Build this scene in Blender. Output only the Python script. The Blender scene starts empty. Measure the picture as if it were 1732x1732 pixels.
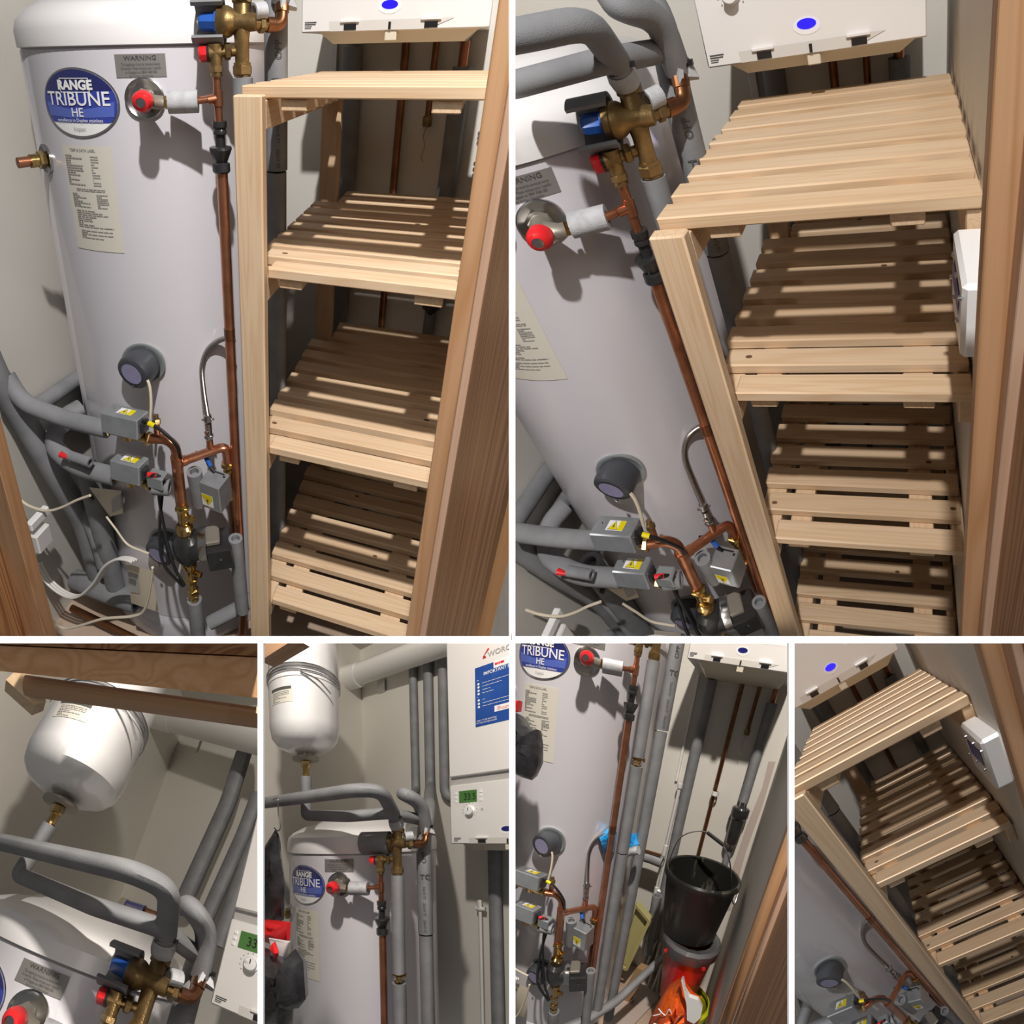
import bpy, bmesh, math, random
from mathutils import Vector, Matrix
C = bpy.context.scene
col = C.collection
rnd = random.Random(7)

# ---------------------------------------------------------------- camera, sky, exposure
cam = bpy.data.objects.new('camera', bpy.data.cameras.new('camera')); col.objects.link(cam)
cam.location = (0, 0, 0); cam.rotation_euler = (math.pi/2, 0, 0)
cam.data.sensor_width = 36; cam.data.lens = 1000/1732*36; cam.data.clip_start = .01
C.camera = cam
C.view_settings.view_transform = 'Standard'; C.view_settings.look = 'None'
C.view_settings.exposure = 0; C.view_settings.gamma = 1; C.view_settings.use_curve_mapping = False
w = bpy.data.worlds.new('world'); C.world = w; w.use_nodes = True
w.node_tree.nodes['Background'].inputs[0].default_value = (1, .95, .90, 1)
w.node_tree.nodes['Background'].inputs[1].default_value = .13

# ---------------------------------------------------------------- six model bays behind one white frame
# Each bay holds a model of the same plumbing cupboard; a bay has an anchor and three axis vectors
# (cupboard right, cupboard deep, cupboard up) and the rectangle of its opening in the frame.
FR = {
 'A': ((-0.895, 1.2225, 0.8422), (1.0362, -0.3237, -0.2353), (-0.0315, 0.8413, 0.6691), (0.1699, -0.4329, 0.7198)),
 'B': ((-0.0813, 0.9983, 0.4572), (0.8209, -0.2433, -0.0523), (0.5096, 0.7796, 0.8294), (-0.4123, -0.577, 0.5751)),
 'C': ((-0.6081, 0.6653, -0.5352), (0.7996, -0.5615, 0.242), (-0.2515, 0.7642, -0.6575), (-0.0214, 0.3174, 0.2971)),
 'D': ((-0.3978, 1.1374, -0.7182), (0.5519, -0.6079, 0.3402), (0.1543, 0.794, -0.4252), (-0.0118, 0.0008, 0.5316)),
 'E': ((0.0524, 1.0195, -0.2492), (0.4469, -0.2218, -0.0206), (0.3731, 0.9141, -0.3491), (0.0159, -0.3395, 0.6759)),
 'F': ((0.2235, 0.8349, -0.4971), (0.3902, -0.1262, 0.2989), (0.4865, 0.8348, -0.1708), (-0.5881, -0.5359, 0.6787))}
EDGE = {'A': (-4, 866, -4, 1082.5), 'B': (866, 1736, -4, 1082.5), 'C': (-4, 440.5, 1082.5, 1736),
        'D': (440.5, 866, 1082.5, 1736), 'E': (866, 1338.5, 1082.5, 1736), 'F': (1338.5, 1736, 1082.5, 1736)}
WHERE = {'A': 'top left view', 'B': 'top right view', 'C': 'bottom leftmost view', 'D': 'second bottom view',
         'E': 'third bottom view', 'F': 'bottom rightmost view'}
# ceiling lamp of the landing outside each cupboard: cupboard position, power, radius
LAMP = {'A': ((.80, -1.12, 2.30), 370, .035), 'B': ((.80, -1.12, 2.30), 320, .035), 'C': ((.55, -.62, 1.2), 60, .015),
        'D': ((.62, -.62, 1.2), 85, .015), 'E': ((.84, -1.20, 2.30), 880, .03), 'F': ((.80, -1.12, 2.30), 660, .03)}
BAYCOL = {}   # every bay keeps its things in one collection, and its lamp lights that bay
AIM = {'A': (.35, .1, -.4), 'B': (.5, .1, -.3), 'C': (.15, .1, .4), 'D': (.2, .1, .2), 'E': (.45, .2, -.5), 'F': (.55, .2, -.4)}
def W(b, p):
    o, x, y, z = FR[b]
    return Vector([o[i]+x[i]*p[0]+y[i]*p[1]+z[i]*p[2] for i in range(3)])
for b in 'ABCDEF':
    p, e, r = LAMP[b]
    ld = bpy.data.lights.new('ceiling_lamp', 'SPOT'); ld.energy = e; ld.shadow_soft_size = r
    ld.spot_size = math.radians(100); ld.spot_blend = .5; ld.color = (1, .92, .83) if b in 'CDE' else (1, .96, .93)
    lo = bpy.data.objects.new('ceiling_lamp', ld); col.objects.link(lo); lo.location = W(b, p)
    lo.rotation_euler = (W(b, AIM[b])-W(b, p)).to_track_quat('-Z', 'Y').to_euler()
    BAYCOL[b] = bpy.data.collections.new('bay'); col.children.link(BAYCOL[b])
    lo.light_linking.receiver_collection = BAYCOL[b]; lo.light_linking.blocker_collection = BAYCOL[b]
ld = bpy.data.lights.new('fill_light', 'AREA'); ld.energy = 5; ld.size = 1.0; ld.color = (1, .95, .9)  # added soft fill behind the camera, brightens bays and frame
lo = bpy.data.objects.new('fill_light', ld); col.objects.link(lo); lo.location = (0, -.5, .75)
lo.rotation_euler = (math.radians(55), 0, 0)

# ---------------------------------------------------------------- materials
MAT = {}
def mat(name, c, r=.5, m=0, c2=None, sc=8, bump=0, bsc=200, stretch=None, emit=None, coat=0, det=3, lo=.35, hi=.65):
    M = bpy.data.materials.new(name); M.use_nodes = True; N = M.node_tree.nodes; L = M.node_tree.links
    b = N['Principled BSDF']; MAT[name] = M
    b.inputs['Base Color'].default_value = (*c, 1); b.inputs['Roughness'].default_value = r; b.inputs['Metallic'].default_value = m
    b.inputs['Coat Weight'].default_value = coat
    if emit: b.inputs['Emission Color'].default_value = (*c, 1); b.inputs['Emission Strength'].default_value = emit
    if c2 or bump:
        at = N.new('ShaderNodeAttribute'); at.attribute_name = 'g'; vec = at.outputs['Vector']
        if stretch:
            mp = N.new('ShaderNodeMapping'); L.new(vec, mp.inputs[0]); mp.inputs['Scale'].default_value = stretch; vec = mp.outputs[0]
    if c2:
        n = N.new('ShaderNodeTexNoise'); n.inputs['Scale'].default_value = sc; n.inputs['Detail'].default_value = det; L.new(vec, n.inputs[0])
        k = N.new('ShaderNodeValToRGB'); k.color_ramp.elements[0].position = lo; k.color_ramp.elements[1].position = hi
        k.color_ramp.elements[0].color = (*c, 1); k.color_ramp.elements[1].color = (*c2, 1)
        L.new(n.outputs[0], k.inputs[0]); L.new(k.outputs[0], b.inputs['Base Color'])
    if bump:
        n2 = N.new('ShaderNodeTexNoise'); n2.inputs['Scale'].default_value = bsc; L.new(vec, n2.inputs[0])
        bp = N.new('ShaderNodeBump'); bp.inputs['Strength'].default_value = bump; bp.inputs['Distance'].default_value = .004
        L.new(n2.outputs[0], bp.inputs['Height']); L.new(bp.outputs[0], b.inputs['Normal'])
    return M
def wood(name, pale, dark, tint):
    M = bpy.data.materials.new(name); M.use_nodes = True; N = M.node_tree.nodes; L = M.node_tree.links; MAT[name] = M
    b = N['Principled BSDF']; b.inputs['Roughness'].default_value = .55
    at = N.new('ShaderNodeAttribute'); at.attribute_name = 'g'
    mp = N.new('ShaderNodeMapping'); mp.inputs['Scale'].default_value = (.5, 14, 14); L.new(at.outputs['Vector'], mp.inputs[0])
    n = N.new('ShaderNodeTexNoise'); n.inputs['Scale'].default_value = 1.6; n.inputs['Detail'].default_value = 1; n.inputs['Distortion'].default_value = .6
    L.new(mp.outputs[0], n.inputs[0])
    mu = N.new('ShaderNodeMath'); mu.operation = 'MULTIPLY'; mu.inputs[1].default_value = 9; L.new(n.outputs[0], mu.inputs[0])
    fr = N.new('ShaderNodeMath'); fr.operation = 'PINGPONG'; fr.inputs[1].default_value = .5; L.new(mu.outputs[0], fr.inputs[0])
    k = N.new('ShaderNodeValToRGB'); k.color_ramp.elements[0].position = .0; k.color_ramp.elements[1].position = .32
    k.color_ramp.elements[0].color = (*dark, 1); k.color_ramp.elements[1].color = (*pale, 1); L.new(fr.outputs[0], k.inputs[0])
    fine = N.new('ShaderNodeTexNoise'); fine.inputs['Scale'].default_value = 1
    mp2 = N.new('ShaderNodeMapping'); mp2.inputs['Scale'].default_value = (6, 260, 260); L.new(at.outputs['Vector'], mp2.inputs[0]); L.new(mp2.outputs[0], fine.inputs[0])
    # whole-board tint: the first coordinate carries a random offset per board
    sp = N.new('ShaderNodeSeparateXYZ'); L.new(at.outputs['Vector'], sp.inputs[0])
    dv = N.new('ShaderNodeMath'); dv.operation = 'DIVIDE'; dv.inputs[1].default_value = 10; L.new(sp.outputs[0], dv.inputs[0])
    ro = N.new('ShaderNodeMath'); ro.operation = 'ROUND'; L.new(dv.outputs[0], ro.inputs[0])
    wn = N.new('ShaderNodeTexWhiteNoise'); wn.noise_dimensions = '1D'; L.new(ro.outputs[0], wn.inputs['W'])
    mx = N.new('ShaderNodeMixRGB'); mx.blend_type = 'MULTIPLY'; mx.inputs[2].default_value = (*tint, 1); L.new(wn.outputs[0], mx.inputs[0]); L.new(k.outputs[0], mx.inputs[1])
    m2 = N.new('ShaderNodeMixRGB'); m2.blend_type = 'MULTIPLY'; m2.inputs[0].default_value = .15; L.new(mx.outputs[0], m2.inputs[1])
    rp = N.new('ShaderNodeValToRGB'); rp.color_ramp.elements[0].position = .3; rp.color_ramp.elements[1].position = .7; rp.color_ramp.elements[0].color = (.55, .48, .4, 1)
    L.new(fine.outputs[0], rp.inputs[0]); L.new(rp.outputs[0], m2.inputs[2]); L.new(m2.outputs[0], b.inputs['Base Color'])
wood('pine', (.74, .56, .38), (.68, .48, .30), (.90, .86, .80))
wood('door_pine', (.56, .33, .18), (.48, .26, .12), (.9, .85, .8))
wood('plank_pine', (.50, .27, .12), (.27, .10, .035), (.95, .9, .9))
mat('wall_paint', (.66, .635, .58), .7, 0, (.69, .665, .61), 3, .05, 60)
mat('ceiling_paint', (.55, .53, .49), .8, 0, (.6, .58, .53), 3)
mat('floor_board', (.42, .31, .23), .7, 0, (.52, .40, .31), 9)
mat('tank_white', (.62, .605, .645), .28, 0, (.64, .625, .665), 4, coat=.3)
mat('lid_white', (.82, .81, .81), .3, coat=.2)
mat('vessel_white', (.80, .80, .80), .25, coat=.4)
mat('duct_white', (.78, .77, .74), .4)
mat('boiler_white', (.78, .76, .74), .35)
mat('boiler_tray', (.66, .60, .48), .45)
mat('boiler_white_shaded', (.64, .62, .58), .4)  # boiler white darkened to paint the shade of the finger recess
mat('boiler_grey', (.42, .41, .40), .45)
mat('foam', (.19, .195, .205), .95, 0, (.24, .245, .255), 14, .25, 800)
mat('foam_cut', (.52, .53, .55), .95, 0, (.42, .43, .45), 60, .4, 700)
mat('copper', (.58, .25, .14), .33, .9, (.42, .17, .09), 22)
mat('copper_dull', (.34, .15, .075), .45, 1, (.24, .11, .05), 30)
mat('brass', (.36, .24, .10), .46, .85, (.24, .16, .07), 40, .15, 300)
mat('brass_bright', (.70, .50, .20), .25, 1, (.5, .33, .12), 40)
mat('nickel', (.36, .33, .28), .5, .6)
mat('steel', (.6, .6, .6), .25, 1, (.45, .45, .46), 30)
mat('braid', (.55, .52, .48), .35, 1, (.3, .28, .26), 500)
mat('zinc', (.34, .36, .38), .38, .45, (.29, .31, .33), 30)
mat('zinc_paint', (.30, .33, .34), .4, .4)
mat('black', (.012, .012, .013), .4)
mat('black_plastic', (.02, .02, .022), .3, 0, (.03, .03, .03), 20)
mat('bucket_black', (.012, .012, .011), .45, 0, (.16, .15, .11), 7, stretch=(3, 3, .7), lo=.56, hi=.78, det=8)
mat('bag_black', (.015, .015, .017), .28, 0, (.04, .04, .045), 15, 1.0, 22)
mat('cap_grey', (.05, .055, .065), .4)
mat('lilac', (.40, .38, .58), .6, 0, (.30, .28, .50), 300)
mat('red', (.75, .02, .025), .35)
mat('bucket_red', (.50, .008, .012), .3)
mat('yellow', (.75, .62, .0), .5)
mat('lime', (.50, .52, .01), .4)
mat('blue', (.025, .11, .45), .35)
mat('badge_blue', (.035, .055, .33), .25, coat=.4)
mat('badge_dark', (.02, .025, .13), .25, coat=.4)
mat('badge_light', (.09, .14, .50), .25, coat=.4)
mat('white', (.85, .85, .85), .4)
mat('frame_white', (.97, .97, .97), .6)
mat('silver', (.75, .75, .78), .2, 1)
mat('label_grey', (.22, .21, .20), .45, .2)
mat('paper', (.66, .63, .55), .6)
mat('ink', (.07, .07, .07), .7)
mat('ink_soft', (.28, .27, .26), .7)
mat('cream', (.70, .62, .48), .45)
mat('cable_white', (.75, .73, .70), .4)
mat('trunk_white', (.75, .74, .72), .4)
mat('led_blue', (.01, .005, 1), .3, emit=1.5)
mat('oval_blue', (.012, .014, .16), .2, coat=.5)
mat('lcd', (.05, .14, .03), .3, emit=.25)
mat('poster_blue', (.015, .06, .28), .3, 0, (.03, .12, .45), 4)
mat('blue_bag', (.0, .22, .60), .25, 0, (.05, .4, .85), 25, 1.0, 60)
mat('orange_bag', (.85, .13, .01), .4, 0, (.75, .09, .01), 12, .8, 30)
mat('olive_tray', (.42, .38, .16), .5)
mat('cardboard', (.34, .20, .09), .8)
mat('cement', (.48, .40, .36), .9)
mat('screen', (.04, .05, .35), .3)
mat('tray_grey', (.09, .09, .095), .4)

# ---------------------------------------------------------------- mesh kit (all in cupboard metres)
V = Vector
class MB:
    def __init__(s): s.v = []; s.f = []; s.g = []
    def add(s, vs, fs, g=None):
        n = len(s.v); s.v += [V(p) for p in vs]; s.g += [V(q) for q in (g or vs)]
        s.f += [tuple(n+i for i in f) for f in fs]; return s
    def box(s, lo, hi, ch=0, ax=None, M=None):
        lo, hi = [min(a, b) for a, b in zip(lo, hi)], [max(a, b) for a, b in zip(lo, hi)]
        if ax is None: ax = max(range(3), key=lambda i: hi[i]-lo[i])
        off = 10*rnd.randint(1, 60); r2 = rnd.random()*5
        vs = []; idx = {}
        for c in range(8):
            sg = [(c >> i) & 1 for i in range(3)]
            for a in range(3):
                p = [hi[i]-(0 if i == a else ch) if sg[i] else lo[i]+(0 if i == a else ch) for i in range(3)]
                idx[(c, a)] = len(vs); vs.append(p)
        fs = []
        for a in range(3):
            b, c = (a+1) % 3, (a+2) % 3
            for sd in (0, 1):
                q = [(sd << a) | (i << b) | (j << c) for i, j in ((0, 0), (1, 0), (1, 1), (0, 1))]
                f = [idx[(k, a)] for k in q]; fs.append(f if sd else f[::-1])
        if ch:
            for a in range(3):
                b, c = (a+1) % 3, (a+2) % 3
                for i in (0, 1):
                    for j in (0, 1):
                        k0 = (i << b) | (j << c); k1 = k0 | (1 << a)
                        f = [idx[(k0, b)], idx[(k1, b)], idx[(k1, c)], idx[(k0, c)]]
                        fs.append(f if i == j else f[::-1])
            for k in range(8): fs.append([idx[(k, 0)], idx[(k, 1)], idx[(k, 2)]])
        order = [ax, (ax+1) % 3, (ax+2) % 3]
        g = [(p[order[0]]-(lo[ax]+hi[ax])/2+off, p[order[1]]+r2, p[order[2]]+r2) for p in vs]
        if M: vs = [M @ V(p) for p in vs]
        return s.add(vs, fs, g)
    def hexa(s, b, t, ax=0):
        # a solid from four bottom and four top corners
        off = 10*rnd.randint(1, 60); vs = list(b)+list(t)
        return s.add(vs, [(3, 2, 1, 0), (4, 5, 6, 7), (0, 1, 5, 4), (1, 2, 6, 5), (2, 3, 7, 6), (3, 0, 4, 7)])
    def tube(s, pts, r, n=14, caps=True, hole=0):
        pts = [V(p) for p in pts]; m = len(pts); rs = r if isinstance(r, (list, tuple)) else [r]*m
        T = [(pts[min(i+1, m-1)]-pts[max(i-1, 0)]).normalized() for i in range(m)]
        u = T[0].orthogonal().normalized(); vs = []; fs = []; gs = []; d = 0; off = rnd.random()*20
        for i in range(m):
            u = (u-T[i]*u.dot(T[i])).normalized(); w_ = T[i].cross(u)
            if i: d += (pts[i]-pts[i-1]).length
            for k in range(n):
                a = 2*math.pi*k/n; vs.append(pts[i]+(u*math.cos(a)+w_*math.sin(a))*rs[i])
                gs.append((d+off, rs[i]*math.cos(a), rs[i]*math.sin(a)))
        for i in range(m-1):
            for k in range(n): fs.append((i*n+k, i*n+(k+1) % n, (i+1)*n+(k+1) % n, (i+1)*n+k))
        s.add(vs, fs, gs)
        if caps:
            for i, sg in ((0, 1), (m-1, -1)):
                base = vs[i*n:(i+1)*n]
                if hole:   # annular end and a recess inside it
                    c = pts[i]; inn = [c+(p-c)*hole for p in base]; dp = [p+T[i]*sg*rs[i]*.8 for p in inn]
                    fs2 = [(k, (k+1) % n, n+(k+1) % n, n+k) for k in range(n)]+[(n+k, n+(k+1) % n, 2*n+(k+1) % n, 2*n+k) for k in range(n)]+[tuple(range(2*n, 3*n))]
                    s.add(base+inn+dp, [f[::-sg] for f in fs2])
                else: s.add(base, [tuple(range(n))[::-sg]])
        return s
    def lathe(s, o, ax, prof, n=24, a0=0, a1=360, up=None):
        o = V(o); ax = V(ax).normalized(); u = (V(up) if up else ax.orthogonal()); u = (u-ax*u.dot(ax)).normalized(); w_ = ax.cross(u)
        full = abs(a1-a0) >= 360; k_ = n if full else n+1; vs = []; fs = []
        for r, h in prof:
            for k in range(k_):
                a = math.radians(a0+(a1-a0)*k/n); vs.append(o+ax*h+(u*math.cos(a)+w_*math.sin(a))*max(r, 1e-5))
        for i in range(len(prof)-1):
            for k in range(n):
                k2 = (k+1) % k_ if full else k+1
                fs.append((i*k_+k, i*k_+k2, (i+1)*k_+k2, (i+1)*k_+k))
        return s.add(vs, fs)
    def nut(s, o, ax, r, h, up=None): 
        return s.lathe(o, ax, [(0, -h/2), (r*.86, -h/2), (r, -h*.36), (r, h*.36), (r*.86, h/2), (0, h/2)], 6, up=up)
    def grid(s, f, w_, h, nx=1, ny=1, off=0, u0=0, v0=0):
        vs = [f(u0-w_/2+w_*i/nx, v0-h/2+h*j/ny, off) for j in range(ny+1) for i in range(nx+1)]
        return s.add(vs, [(j*(nx+1)+i, j*(nx+1)+i+1, (j+1)*(nx+1)+i+1, (j+1)*(nx+1)+i) for j in range(ny) for i in range(nx)])
    def oval(s, f, rx, ry, off=0, n=40, u0=0, v0=0, inner=0, lo=-9, hi=9):
        vs = []; fs = []; R = 5
        for j in range(R+1):
            q = inner+(1-inner)*j/R
            for k in range(n):
                a = 2*math.pi*k/n; vs.append(f(u0+rx*q*math.cos(a), v0+min(hi, max(lo, ry*q*math.sin(a))), off))
        for j in range(R):
            for k in range(n): fs.append((j*n+k, j*n+(k+1) % n, (j+1)*n+(k+1) % n, (j+1)*n+k))
        return s.add(vs, fs)
    def text(s, f, txt, h, off=0, u0=0, v0=0, sx=1, rot=0, bold=0):
        vs, fs = glyphs(txt, bold); c_, s_ = math.cos(rot), math.sin(rot)
        return s.add([f(u0+(x*sx*c_-y*s_)*h, v0+(x*sx*s_+y*c_)*h, off) for x, y in vs], fs)
    def lines(s, f, w_, h, rows, off, u0=0, v0=0, th=.4, seed=1, left=True):
        r_ = random.Random(seed); st = h/rows
        for i in range(rows):
            x = -w_/2; y = h/2-st*(i+.5)
            while x < w_/2-.001:
                l = r_.uniform(.06, .22)*w_; l = min(l, w_/2-x)
                s.grid(f, l, st*th, 2, 1, off, u0+x+l/2, v0+y); x += l+.02*w_
                if r_.random() < .12: break
        return s
_gl = {}
def glyphs(txt, bold=0):
    if (txt, bold) not in _gl:
        cu = bpy.data.curves.new('t', 'FONT'); cu.body = txt; cu.align_x = 'CENTER'; cu.align_y = 'CENTER'; cu.offset = bold; cu.resolution_u = 3
        o = bpy.data.objects.new('t', cu); me = bpy.data.meshes.new_from_object(o)
        _gl[(txt, bold)] = ([(v.co.x, v.co.y) for v in me.vertices], [tuple(p.vertices) for p in me.polygons])
        bpy.data.meshes.remove(me); bpy.data.objects.remove(o); bpy.data.curves.remove(cu)
    return _gl[(txt, bold)]
def path(pts, rad=.04, n=6):
    # a polyline with rounded corners
    P = [V(p) for p in pts]; out = [P[0]]
    for i in range(1, len(P)-1):
        a, b, c = P[i-1], P[i], P[i+1]; r = min(rad, (a-b).length*.48, (c-b).length*.48)
        p0 = b+(a-b).normalized()*r; p1 = b+(c-b).normalized()*r
        for k in range(n+1):
            t = k/n; out.append(p0*(1-t)**2+b*2*t*(1-t)+p1*t*t)
    return out+[P[-1]]
def spline(pts, n=8):
    P = [V(p) for p in pts]; P = [P[0]*2-P[1]]+P+[P[-1]*2-P[-2]]; out = []
    for i in range(1, len(P)-2):
        for k in range(n):
            t = k/n; a, b, c, d = P[i-1:i+3]
            out.append(.5*((2*b)+(c-a)*t+(2*a-5*b+4*c-d)*t*t+(3*b-a-3*c+d)*t**3))
    return out+[P[-2]]
def plane(o, eu, ev):
    o = V(o); eu = V(eu).normalized(); ev = V(ev).normalized(); n = eu.cross(ev)
    return lambda u, v, off: o+eu*u+ev*v+n*off
AX, AY, RR = .009, .310, .312
def tank(u0, z0, R=RR):
    def f(u, v, off):
        a = (u+u0)/R; q = R+off; return V((AX+q*math.sin(a), AY-q*math.cos(a), z0+v))
    return f

# ---------------------------------------------------------------- objects in a bay
bay = 'A'
def clip_planes(b):
    x0, x1, y0, y1 = [(e-866) for e in EDGE[b]]
    return [V((-1000, x0, 0)).normalized(), V((1000, -x1, 0)).normalized(), V((0, y0, 1000)).normalized(), V((0, -y1, -1000)).normalized()]
PL = {b: clip_planes(b) for b in 'ABCDEF'}     # the walls between neighbouring bays (outward normals)
def make(name, mb, m, smooth=True):
    bm = bmesh.new(); lg = bm.verts.layers.float_vector.new('g')
    vs = []
    for p, g in zip(mb.v, mb.g):
        v = bm.verts.new(W(bay, p)); v[lg] = g; vs.append(v)
    for f in mb.f:
        try: bm.faces.new([vs[i] for i in f])
        except ValueError: pass
    for n in PL[bay]:
        d = [v.co.dot(n) for v in bm.verts]
        if not d or min(d) >= 0: bm.free(); return None
        if max(d) > 0:
            r = bmesh.ops.bisect_plane(bm, geom=bm.verts[:]+bm.edges[:]+bm.faces[:], plane_co=(0, 0, 0), plane_no=n, clear_outer=True)
            ce = [e for e in r['geom_cut'] if isinstance(e, bmesh.types.BMEdge) and e.is_valid and e.is_boundary]
            if ce and len(bm.faces) > 4 and len(bm.faces) < 4000:
                try: bmesh.ops.holes_fill(bm, edges=ce, sides=0)
                except Exception: pass
    if len(bm.faces) == 0: bm.free(); return None
    lo = V([min(v.co[i] for v in bm.verts) for i in range(3)]); hi = V([max(v.co[i] for v in bm.verts) for i in range(3)])
    org = V(((lo.x+hi.x)/2, (lo.y+hi.y)/2, lo.z)); bmesh.ops.translate(bm, vec=-org, verts=bm.verts[:])
    me = bpy.data.meshes.new(name); bm.to_mesh(me); bm.free(); me.materials.append(MAT[m])
    if smooth:
        me.shade_smooth(); me.set_sharp_from_angle(angle=math.radians(38))
    o = bpy.data.objects.new(name, me); o['_w'] = org; o['_b'] = [*lo, *hi]
    return o
class Node:
    def __init__(s, name, mb=None, m=None, label=None, kind=None): s.n = name; s.mb = mb; s.m = m; s.l = label; s.k = kind; s.c = []
    def part(s, name, mb, m, label=None, kind=None): c = Node(name, mb, m, label, kind); s.c.append(c); return c
    def build(s):
        s.o = make(s.n, s.mb, s.m) if s.mb else None
        kids = []
        for c in s.c: kids += c.build()
        if s.o:
            s.kids = kids
            if s.l: s.o['label'] = s.l
            if s.k: s.o['kind'] = s.k
            return [s]
        return kids
def link(o, parent, porg, org):
    BAYCOL[bay].objects.link(o)
    if parent: o.parent = parent; o.location = org-porg
    else: o.location = org
def finish(T, label, cat, group=None, structure=False, kind=None):
    top = T.build()
    if not top: return
    if T.o: root = T
    elif len(top) == 1 and not structure: root = top[0]
    else: root = None
    if root:
        r = root.o; org = V(r['_w']); link(r, None, None, org); kids = root.kids if root.o is T.o or root is top[0] else []
    else:
        B = [n.o['_b'] for n in top]; lo = [min(b[i] for b in B) for i in range(3)]; hi = [max(b[i+3] for b in B) for i in range(3)]
        org = V(((lo[0]+hi[0])/2, (lo[1]+hi[1])/2, lo[2])); r = bpy.data.objects.new(T.n, None); r.empty_display_size = .02; link(r, None, None, org); kids = top
    r.name = T.n
    if r.type == 'MESH': r.data.name = T.n
    for k in kids:
        ko = V(k.o['_w']); link(k.o, r, org, ko)
        for q in getattr(k, 'kids', []):
            qo = V(q.o['_w']); link(q.o, k.o, ko, qo)
            for z in getattr(q, 'kids', []): link(z.o, k.o, ko, V(z.o['_w']))
    if structure: r['kind'] = 'structure'
    if kind: r['kind'] = kind
    r['label'] = label+' in the '+WHERE[bay]; r['category'] = cat
    if group: r['group'] = group
def one(name, mb, m, label, cat, group=None, **k): finish(Node(name, mb, m), label, cat, group, **k)
def struct(name, mb, m, label): 
    finish(Node(name, mb, m), label, name.split('_')[0], structure=True)

# ---------------------------------------------------------------- the white frame round the six bays
D = .24
fc = bpy.data.collections.new('frame'); col.children.link(fc)
ld = bpy.data.lights.new('frame_fill', 'AREA'); ld.energy = 16; ld.size = .6  # added area light that reaches only the frame bars, to whiten them
lo = bpy.data.objects.new('frame_fill', ld); col.objects.link(lo); lo.location = (0, -.45, .3)
lo.rotation_euler = (math.radians(68), 0, 0); lo.light_linking.receiver_collection = fc
def bar(x0, x1, y0, y1):
    lo = V(((x0-866)*D/1000, D, -(y1-866)*D/1000)); hi = V(((x1-866)*D/1000, D+.0015, -(y0-866)*D/1000)); c = (lo+hi)/2
    me = bpy.data.meshes.new('trim_1'); bm = bmesh.new(); bmesh.ops.create_cube(bm, size=1)
    for v in bm.verts: v.co = V((v.co.x*(hi.x-lo.x), v.co.y*(hi.y-lo.y), v.co.z*(hi.z-lo.z)))
    bm.to_mesh(me); bm.free(); me.materials.append(MAT['frame_white']); return me, c
for i, (r, t) in enumerate((((-30, 1762, 1077.3, 1088), 'white horizontal bar between the two rows'), ((861, 871.4, -30, 1077.3), 'white upright bar between the two upper views'),
        ((435.8, 445, 1088, 1762), 'leftmost short white upright bar of bottom row'), ((861.3, 871.6, 1088, 1762), 'middle short white upright bar of bottom row'),
        ((1334.3, 1343.6, 1088, 1762), 'rightmost short white upright bar of bottom row'))):
    me, c = bar(*r); o = bpy.data.objects.new('trim_%d' % (i+1), me); fc.objects.link(o); o.location = c
    o['kind'] = 'structure'; o['label'] = t; o['category'] = 'frame'

# ---------------------------------------------------------------- setting of each bay
XL, YB, XR, ZF, ZC = -.36, .74, .862, -1.74, 1.32
def setting():
    if bay == 'C': xl, yb, zc = -0.36, .95, 1.75
    else: xl, yb, zc = XL, YB, ZC
    y0 = -.36
    struct('wall_left', MB().box((xl-.03, y0-.3, ZF), (xl, yb, zc)), 'wall_paint', 'off-white plasterboard side wall left of the cylinder')
    struct('wall_back', MB().box((xl, yb, ZF), (XR, yb+.03, zc)), 'wall_paint', 'off-white back wall behind the pipes')
    struct('wall_right', MB().box((XR, y0+.02, ZF), (XR+.03, yb, zc)), 'wall_paint', 'off-white side wall right of the shelves')
    struct('floor', MB().box((xl-.1, -1, ZF-.02), (XR, yb, ZF)), 'floor_board', 'bare chipboard cupboard floor')
    if bay in 'CD': struct('ceiling', MB().box((xl, -.36, zc), (XR, yb, zc+.02)), 'ceiling_paint', 'cupboard ceiling above the flue pipe')
    # door lining on the right: stop, reveal, face board, then the landing wall
    if bay in 'ABEF':
        T = Node('door_1')
        T.part('door_stop', MB().box((.8165, -.375, ZF), (.838, -.35, 1.3), .001), 'door_pine')
        T.part('door_edge', MB().box((.838, -.40, ZF), (.848, -.36, 1.3), .001), 'pine_edge')
        T.part('door_lining', MB().box((.848, -.86, ZF), (.875, -.36, 1.3), .002), 'plank_pine')
        finish(T, 'pine door lining at the right edge', 'door frame', structure=True)
        struct('wall_right', MB().box((.856, -1.12, ZF), (.9, -.86, 1.3)), 'wall_paint', 'cream landing wall outside the door frame')
    if bay in 'AB':
        T = Node('door_2')
        T.part('door_stop', MB().box((-.075, -.42, ZF), (-.012, -.385, 1.3), .001), 'door_pine')
        T.part('door_lining', MB().box((-.12, -.9, ZF), (-.078, -.385, 1.3), .002), 'plank_pine')
        finish(T, 'pine door lining at the lower left edge', 'door frame', structure=True)
mat('pine_edge', (.62, .42, .30), .5, 0, (.52, .33, .22), 30, stretch=(.1, 3, 3))

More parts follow.
